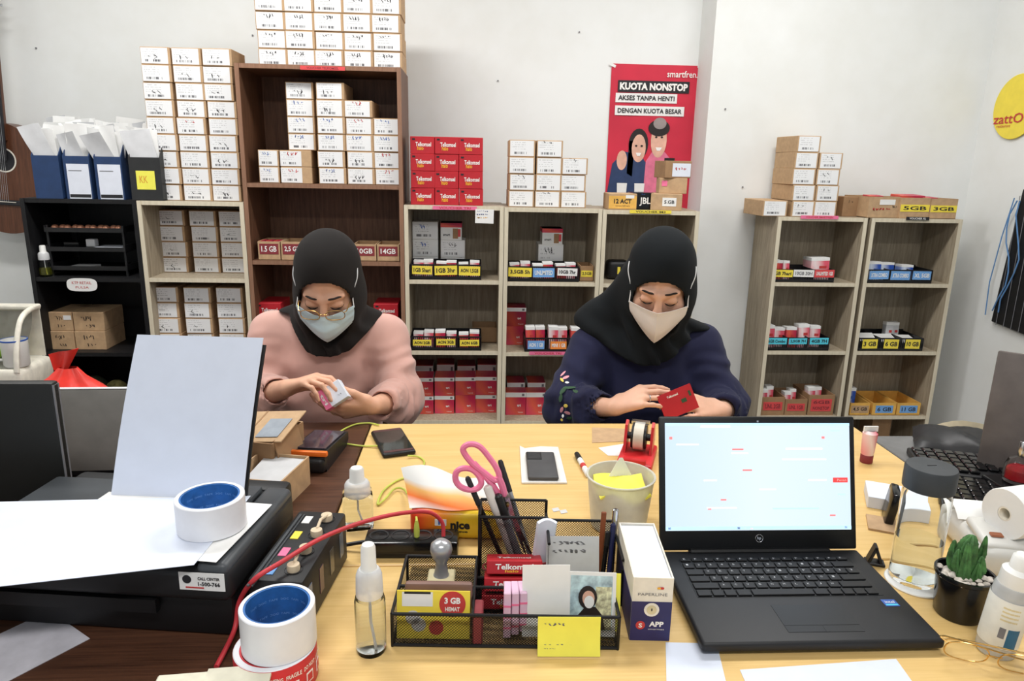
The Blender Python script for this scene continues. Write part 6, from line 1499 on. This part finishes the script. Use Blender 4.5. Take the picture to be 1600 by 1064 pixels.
def person(name, label, HC, bow, turn, tilt, sh, el, wr, hands, cfg):
    """HC head centre; bow/turn/tilt of the head; sh, el, wr: joints of the image-left then image-right arm"""
    base = Vector((HC[0], HC[1]+.14, 0)); t = thing(name, label, 'person', base)
    HC = v3(HC); HR = np.array(Euler((bow, tilt, turn)).to_matrix() if False else (Matrix.Rotation(turn, 3, 'Z') @ Matrix.Rotation(tilt, 3, 'Y') @ Matrix.Rotation(bow, 3, 'X')))
    def hw(x, y, z): return HC+HR@v3(x, y, z)
    sh = [v3(s) for s in sh]; el = [v3(s) for s in el]; wr = [v3(s) for s in wr]
    mid = (sh[0]+sh[1])/2; neck = mid+v3(0, -.01, .05); hip = v3(mid[0], mid[1]+.05, .50)
    sc = cfg.get('hs', 1.0)
    # ---- body: one continuous skin surface
    pr = [Ell(hw(0, .008, .022), (.073, .09, .098), HR, .03), Ell(hw(0, -.028, -.035), (.06, .062, .075), HR, .03), Ell(hw(0, -.062, -.088), (.028, .026, .024), HR, .03),
          Cap(hw(0, -.090, .012), hw(0, -.108, -.022), .0085, .0115, .012), Ell(hw(0, -.108, -.026), (.014, .011, .009), HR, .008),
          Cap(hw(-.045, -.072, .022), hw(-.014, -.089, .022), .008, .009, .014), Cap(hw(.045, -.072, .022), hw(.014, -.089, .022), .008, .009, .014),
          Ell(hw(-.031, -.079, .001), (.0165, .0115, .0115), HR, .006), Ell(hw(.031, -.079, .001), (.0165, .0115, .0115), HR, .006),
          Ell(hw(-.045, -.062, -.03), (.022, .02, .022), HR, .02), Ell(hw(.045, -.062, -.03), (.022, .02, .022), HR, .02),
          Cap(hw(0, .03, -.06), neck+v3(0, .03, -.02), .046, .05, .03), Cap(neck+v3(0, .03, -.02), hip, .075, .095, .04), Cap(sh[0]*.85+mid*.15, sh[1]*.85+mid*.15, .04, .04, .04)]
    tips_all = []
    for i in (0, 1):
        pr += [Cap(sh[i]*.9+mid*.1, el[i], .04, .034, .03), Cap(el[i], el[i]*.45+wr[i]*.55, .034, .031, .02), Cap(el[i]*.45+wr[i]*.55, wr[i], .030, .0225, .012)]
        hp, tips = hand_prims(wr[i], *hands[i][:3], *hands[i][3:4], sc=sc, **(hands[i][4] if len(hands[i]) > 4 else {})); pr += hp; tips_all += tips
    f = field(pr); allp = np.array([p.bound()[0] for p in pr])
    sdf_obj('body', f, allp.min(0)-.16, allp.max(0)+.16, cfg.get('h', .0034), cfg['skin'], t, relax=1)
    nails(t, tips_all, sc)
    # ---- sweatshirt
    def folds(amp, fr, ph, lo_=0.0):
        def b(tt, P): return amp*(np.sin(tt*fr+ph+3*np.sin(P[:, 2]*38+ph)+2*np.sin(P[:, 0]*31))*.6+.4*np.sin(tt*fr*1.7+P[:, 1]*60+ph))*(tt*.8+.2)
        return b
    chest = mid+v3(0, .0, -.11)
    sp_ = [Ell(chest, (.165, .105, .19), None, .05), Cap(mid+v3(0, .01, -.15), hip+v3(0, -.01, .02), .12, .135, .06), Cap(sh[0], sh[1], .058, .058, .05), Ell(mid+v3(0, .02, .01), (.12, .075, .06), None, .05)]
    for i in (0, 1):
        sg = -1 if i == 0 else 1; m_ = el[i]*.3+wr[i]*.7; fa = cfg['sleeve']
        sp_ += [Cap(sh[i], el[i], .063, .062, .035, folds(.009, 15, i*2.1)), Cap(el[i], el[i]*.5+wr[i]*.5, .062, .052, .03, folds(.012, 19, 1+i)), Cap(el[i]*.5+wr[i]*.5, el[i]*(1-fa)+wr[i]*fa, .052, .040, .02, folds(.009, 21, 2+i)), Cap(el[i]*(1-fa)+wr[i]*fa, el[i]*(1-fa-.07)+wr[i]*(fa+.07), .040, .0375, .008)]
    cut = []
    for i in (0, 1):
        d = unit(wr[i]-el[i]); cut.append((el[i]+(wr[i]-el[i])*(fa+.1), d))
    def sw_extra(P, d):
        w = (.006*np.sin(P[:, 0]*42+5*np.sin(P[:, 2]*12)+P[:, 1]*18)+.004*np.sin(P[:, 2]*48+P[:, 0]*25+2*np.sin(P[:, 0]*22)))*np.clip((mid[2]-P[:, 2])*6, 0, 1)
        d = d+w
        for c, n_ in cut:
            q = P-c; ax_ = q@n_; rr_ = np.sqrt(np.maximum((q*q).sum(1)-ax_**2, 0))
            d = np.where(rr_ < .09, np.maximum(d, np.where((np.abs(ax_) < .1) & (rr_ < .085), ax_, -1)), d)
            bore = np.maximum(rr_-.032, np.abs(ax_)-.03); d = np.maximum(d, -bore)
        return d
    fs = field(sp_, sw_extra); allp = np.array([p.bound()[0] for p in sp_])
    sw = sdf_obj('sweatshirt', fs, allp.min(0)-.25, allp.max(0)+.25, .006, cfg['cloth'], t, relax=1)
    # ---- headscarf
    hip_v = cfg['vee']         # tip (x, z), slopes left/right
    hp_ = [Ell(hw(0, .012, .024), (.0885+cfg.get('hw', 0), .108, .117), HR, .02), Ell(hw(0, .028, .052), (.081, .085, .082), HR, .03), Ell(hw(0, -.012, -.045), (.083+cfg.get('hw', 0), .084, .088), HR, .05), Cap(hw(0, .02, -.06), neck+v3(0, .0, -.03), .085, .105, .06),
           Ell(neck+v3(0, -.005, -.045), (.150, .115, .085), None, .05), Cap(sh[0]*.72+mid*.28+v3(0, 0, .012), sh[1]*.72+mid*.28+v3(0, 0, .012), .063, .063, .05), Ell(mid+v3(0, -.04, -.09), (.135, .095, .16), None, .05)]
    hp_ += cfg.get('scarf_extra', lambda *a: [])(hw, neck, sh, mid)
    tx, tz, sl, sr = hip_v
    def sc_extra(P, d):
        q = P-HC; ang = np.arctan2(q[:, 0], -q[:, 1]+.02); low = np.clip((HC[2]-.07-P[:, 2])/.08, 0, 1)
        d = d+low*(.005*np.sin(ang*7+P[:, 2]*55+2*np.sin(P[:, 0]*30))+.004*np.sin(P[:, 2]*85+P[:, 0]*38+ang*3))
        dx = P[:, 0]-tx; fl = cfg.get('vflat', .03)
        zb = tz+np.where(dx < 0, np.maximum(0, -dx-fl)*sl, np.maximum(0, dx-fl)*sr)+.25*np.minimum(np.abs(dx), fl)
        zb = np.minimum(zb, mid[2]+cfg.get('vcap', .05)); back = np.clip((P[:, 1]-mid[1]-.03)*5, 0, 1); zb = zb*(1-back)+(tz-.02)*back
        d = np.maximum(d, (zb-P[:, 2])*.8)
        l = q@HR                       # head-local
        ox, oz_ = l[:, 0]/cfg['open'][0], (l[:, 2]-cfg['open'][2])/np.where(l[:, 2] > cfg['open'][2], cfg['open'][1], .12)
        hole = np.maximum((np.sqrt(ox**2+oz_**2)-1)*.05, l[:, 1]+.028)
        h2 = np.clip(.5-.5*(-hole-d)/.008*-1, 0, 1)
        return np.maximum(d, -hole)
    fh = field(hp_, sc_extra); allp = np.array([p.bound()[0] for p in hp_])
    sdf_obj('headscarf', fh, allp.min(0)-.22, allp.max(0)+.2, .0045, cfg['scarf'], t, relax=2)
    # ---- mask
    mz0, mz1, mw, tipy = cfg['mask']
    vb, vt = cfg['mask_v']
    def mk(u, v):
        x = (u-.5)*2; ax_ = abs(x)
        zt_ = mz1-vt*ax_**1.5; zb_ = mz0+vb*ax_**1.15
        zz = zb_+(zt_-zb_)*v
        X = x*mw*(1-.10*(1-v)**2)
        prof = cfg['ridge']*max(0, 1-ax_**cfg.get('rp', 1.3))*math.sin(min(1, .25+v*.9)*PI*.72)
        y = -.068-.030*math.cos(x*1.35)-prof+.0022*math.sin(v*20)*cfg.get('pleat', 0)+max(0, .35-v)*.02
        return Vector(hw(X, y, zz))
    m = MB().sheet(mk, 20, 14, .0016).obj('face_mask', cfg['mask_mat'], t, True, loc=-base)
    for s in (-1, 1):
        a = mk(.5+.5*s, .92); c_ = mk(.5+.5*s, .2)
        R1, R2 = .0905+cfg.get('hw', 0), .111
        MB().tube(crom([a, Vector(hw(s*(R1-.012), -.052, .012)), Vector(hw(s*(R1-.001), -.028, .045)), Vector(hw(s*(R1-.001), -.006, .062))], 6), .0014, 6).obj('ear_loop', 'elastic', t, True, loc=-base)
    # ---- brows and lashes
    for s in (-1, 1):
        pts = [Vector(hw(s*x, y, z)) for x, y, z in ((.014, -.0982, .0298), (.027, -.0945, .0298), (.041, -.0822, .0262), (.051, -.071, .0190))]
        MB().tube(crom(pts, 5), [.0018]*2+[.0030]*8+[.0024]*5+[.0012], 6).obj('eyebrow', 'brow', t, True, loc=-base)
        pts = [Vector(hw(s*x, y, z)) for x, y, z in ((.016, -.0885, -.0045), (.025, -.0915, -.0078), (.034, -.0905, -.0085), (.043, -.083, -.0062), (.049, -.077, -.003))]
        MB().tube(crom(pts, 5), [.0009]*3+[.0017]*15+[.0012]*2+[.0007], 6).obj('eyelash', 'lash', t, True, loc=-base)
    if cfg.get('glasses'):
        gz, gy = cfg['glasses']
        g_ = bpy.data.objects.new('eyeglasses', None); COL.objects.link(g_); g_.parent = t; g_.location = -base
        spectacles('', lambda x, y, z: Vector(hw(x*1.02, gy+y*1.0+abs(x)*.12, gz+z*.92)), lw=.047, lh=.032, mat='gold', temple=.055, parent=g_, tube=.0012)
    # ---- seated legs in dark trousers
    lp = [Ell(hip+v3(0, .0, .02), (.17, .14, .12), None, .06)]
    for s in (-1, 1):
        kn = hip+v3(s*.1, -.38, .0); ft = v3(kn[0], kn[1]-.0, .07); lp += [Cap(hip+v3(s*.08, -.02, .0), kn, .085, .062, .05), Cap(kn, ft, .06, .042, .04), Cap(ft+v3(0, .02, -.03), ft+v3(0, -.13, -.035), .036, .03, .03)]
    sdf_obj('trousers', field(lp), v3(hip[0]-.4, hip[1]-.7, -.06), v3(hip[0]+.4, hip[1]+.3, .8), .014, 'trouser', t)
    st = thing('stool', f'plain stool under the seated {cfg["who"]}', 'stool', (hip[0], hip[1]+.01, 0))
    MB().lathe([(0, .36), (.15, .36), (.16, .365), (.16, .38), (.15, .385), (0, .385)], 32).obj('seat', 'black_pl', st, True)
    for k in range(4): MB().tube([(.11*math.cos(PI/4+k*PI/2), .11*math.sin(PI/4+k*PI/2), .362), (.15*math.cos(PI/4+k*PI/2), .15*math.sin(PI/4+k*PI/2), 0)], .012, 8).obj('leg', 'chrome', st, True)
    return t, hw, sw, fs

def ay(px, py, Y): return np.array(at_y(px, py, Y))
# person in pink
pA, hwA, swA, fsA = person('person', 'person in pink sweatshirt and charcoal headscarf, blue mask and glasses, holding box', ay(513, 444, 1.90), rad(30), rad(2), rad(1),
    (ay(428, 522, 2.03), ay(602, 527, 2.03)), (ay(396, 622, 1.93), ay(628, 624, 1.92)), (ay(447, 607, 1.722), ay(584, 634, 1.735)),
    ((v3(.84, -.34, .40), v3(.30, -.1, -.95), v3(.25, .93, .1), [(.45, .55, .25), (.55, .6, .3), (.62, .65, .3), (.66, .65, .3)], dict(thumb=(.75, .45, .45), thumb_curl=(.15, .2))),
     (v3(-.92, -.30, -.04), v3(-.12, .80, .58), v3(.10, -.50, .85), [(.35, .4, .3), (.4, .45, .3), (.45, .5, .3), (.5, .5, .3)], dict(thumb=(.72, .62, .2), thumb_curl=(.3, .35)))),
    dict(skin='skin_a', cloth='pink_sweat', scarf='scarf_charcoal', vee=(float(ay(508, 560, 1.86)[0]), float(ay(505, 563, 1.87)[2]), 1.45, 1.0), vflat=.055, vcap=.075, open=(.068, .092, -.02), mask=(-.112, -.010, .074, 0), mask_v=(.040, .0), ridge=.031, pleat=.6, hw=-.008, mask_mat='mask_blue', sleeve=.66, glasses=(-.004, -.122), who='person in pink', hs=.95))
# person in navy
pB, hwB, swB, fsB = person('person', 'person in navy sweatshirt and black headscarf, white mask, opening a red card', ay(1032, 440, 1.87), rad(27), rad(-15), rad(2),
    (ay(925, 545, 2.0), ay(1092, 540, 2.0)), (ay(884, 632, 1.90), ay(1132, 640, 1.88)), (ay(958, 637, 1.735), ay(1128, 642, 1.76)),
    ((v3(.86, -.22, .46), v3(.25, .50, -.83), v3(-.12, .6, .7), [(.52, .28, .12), (.50, .26, .12), (.50, .28, .14), (.52, .3, .15)], dict(thumb=(.8, .15, .55), thumb_curl=(.1, .1), spread=.03)),
     (v3(-.88, -.22, .22), v3(-.22, .62, -.75), v3(.05, .6, .7), [(.35, .3, .15), (.35, .32, .15), (.36, .34, .15), (.38, .35, .15)], dict(thumb=(.85, .3, .25), thumb_curl=(.1, .1), spread=.03))),
    dict(skin='skin_b', cloth='navy_sweat', scarf='scarf_black', vee=(float(ay(1015, 575, 1.84)[0]), float(ay(1015, 576, 1.85)[2]), .55, .75), vflat=.05, vcap=.06, open=(.068, .078, -.018), mask=(-.126, -.012, .076, 0), mask_v=(.062, .006), ridge=.034, rp=1.0, mask_mat='mask_white', sleeve=.74, who='person in navy', hs=.97, hw=-.003,
         scarf_extra=lambda hw, neck, sh, mid: [Ell(mid+v3(-.12, .03, .075), (.085, .07, .055), None, .05), Cap(hw(-.05, .05, -.04), mid+v3(-.13, .03, .07), .06, .05, .05), Ell(mid+v3(.12, .02, .03), (.085, .065, .04), None, .04)]))
# floral embroidery on the navy sleeve
def surf_hit(f, px, py, t0=1.2):
    dv = np.array(_fw+_R*((px-800)/FPX)+_U*((532-py)/FPX)); dv /= np.linalg.norm(dv); o_ = np.array(_C); tt = t0
    for _ in range(80):
        p = o_+dv*tt; e = f(p[None])[0]
        if e < .0008: break
        tt += max(e*.8, .0005)
    g_ = np.array([f((p+v)[None])[0]-f((p-v)[None])[0] for v in np.eye(3)*.004]); return p, g_/np.linalg.norm(g_), tt < 2.6
M('leaf', (52, 84, 58), .7); M('petal', (232, 160, 170), .7); M('pollen', (232, 206, 96), .7)
def stitched(px, py, w, h, ang, mat, nm='embroidery'):
    p, n_, ok = surf_hit(fsB, px, py)
    if not ok: return
    u = unit(np.cross(n_, v3(0, .3, 1))); v = np.cross(n_, u); ca, sa = math.cos(ang), math.sin(ang); u, v = u*ca+v*sa, -u*sa+v*ca
    ring = [Vector(p+n_*.0012+u*(w*math.cos(a))*1.0+v*(h*math.sin(a)*abs(math.sin(a))**.4)) for a in [2*PI*k/16 for k in range(16)]]
    c0 = Vector(p+n_*.0022); b0 = Vector(p-n_*.002)
    m = MB().add(ring+[c0, b0], [(k, (k+1) % 16, 16) for k in range(16)]+[((k+1) % 16, k, 17) for k in range(16)])
    o = m.obj(nm, mat, swB, True); o.matrix_parent_inverse = swB.matrix_basis.inverted(); o.location = Vector((0, 0, 0)); o.parent = swB; o.matrix_parent_inverse = (Matrix.Translation(pB.location) @ Matrix.Translation(swB.location)).inverted()
for (px, py, w, h, a, m_) in ((880, 584, .012, .004, 1.2, 'petal'), (884, 590, .012, .005, .6, 'petal'), (878, 594, .010, .004, 2.0, 'pollen'), (886, 598, .006, .005, 0, 'paper'), (890, 606, .018, .006, .1, 'leaf'), (880, 610, .016, .006, 1.0, 'leaf'), (900, 612, .014, .005, -.5, 'leaf'), (876, 622, .012, .005, 1.4, 'leaf'), (884, 634, .006, .005, 0, 'pollen'), (878, 640, .012, .005, .8, 'petal'), (887, 645, .010, .005, -.3, 'petal'), (880, 650, .006, .005, 0, 'paper'), (890, 653, .012, .005, .2, 'leaf'), (878, 656, .006, .004, 0, 'pollen')): stitched(px, py, w, h, a, m_)
p_, n_, ok = surf_hit(fsB, 1140, 622)
# held items
hb = thing('voucher_box', 'small white and magenta box held by the person in pink', 'box', ay(522, 617, 1.685), 0, None, (rad(-28), rad(-32), rad(10)))
bx(hb, 'body', 'paper_blue', (0, 0, 0), (.062, .028, .05), .001); bx(hb, 'magenta_band', 'tag_pink', (-.024, 0, 0), (.0165, .0286, .0506)); bx(hb, 'side_print', 'tag_maroon', (-.0315, 0, 0), (.0008, .028, .05)); text(hb, 'tri', 'paper', (-.024, -.0147, 0), .03, .008, rot=(PI/2, rad(90), 0), bold=.03); handwriting(hb, (.01, -.0146, -.016), .012, .01, 'ink_grey', 3, 2)
rc = thing('red_card', 'folded red starter card held by the person in navy', 'card', ay(1062, 628, 1.70), 0, None, (rad(-14), rad(-22), rad(4)))
MB().prism([(-.05, -.032), (.042, -.032), (.042, .034), (-.05, .034)], .0016, lambda u, v, w: (u, w, v)).obj('front_leaf', 'red_box', rc); MB().prism([(-.05, -.032), (.042, -.032), (.042, .034), (-.05, .034)], .0016, lambda u, v, w: (u, .004+w+.1*(v+.032)*.2, v)).obj('back_leaf', 'red_box', rc)
text(rc, 'Telkomsel', 'white_text', (-.012, -.0006, .022), .03, .006, bold=.03); bx(rc, 'green_print', 'leaf', (.012, -.0006, .0), (.014, .0006, .010)); bx(rc, 'green_print', 'leaf', (.032, -.0006, .012), (.006, .0006, .014))
# finger ring on the hand that steadies the card
a_, b_, r_ = RINGS[2]; dr = unit(b_-a_); u_ = unit(np.cross(dr, v3(0, 0, 1))); w_ = np.cross(dr, u_); cc = a_+(b_-a_)*.45
MB().tube([Vector(cc+(u_*math.cos(t_)+w_*math.sin(t_))*(r_+.0008)) for t_ in [2*PI*k/24 for k in range(24)]], .0016, 8, closed=True).obj('finger_ring', 'chrome', pB, True, loc=-Vector(pB.location))
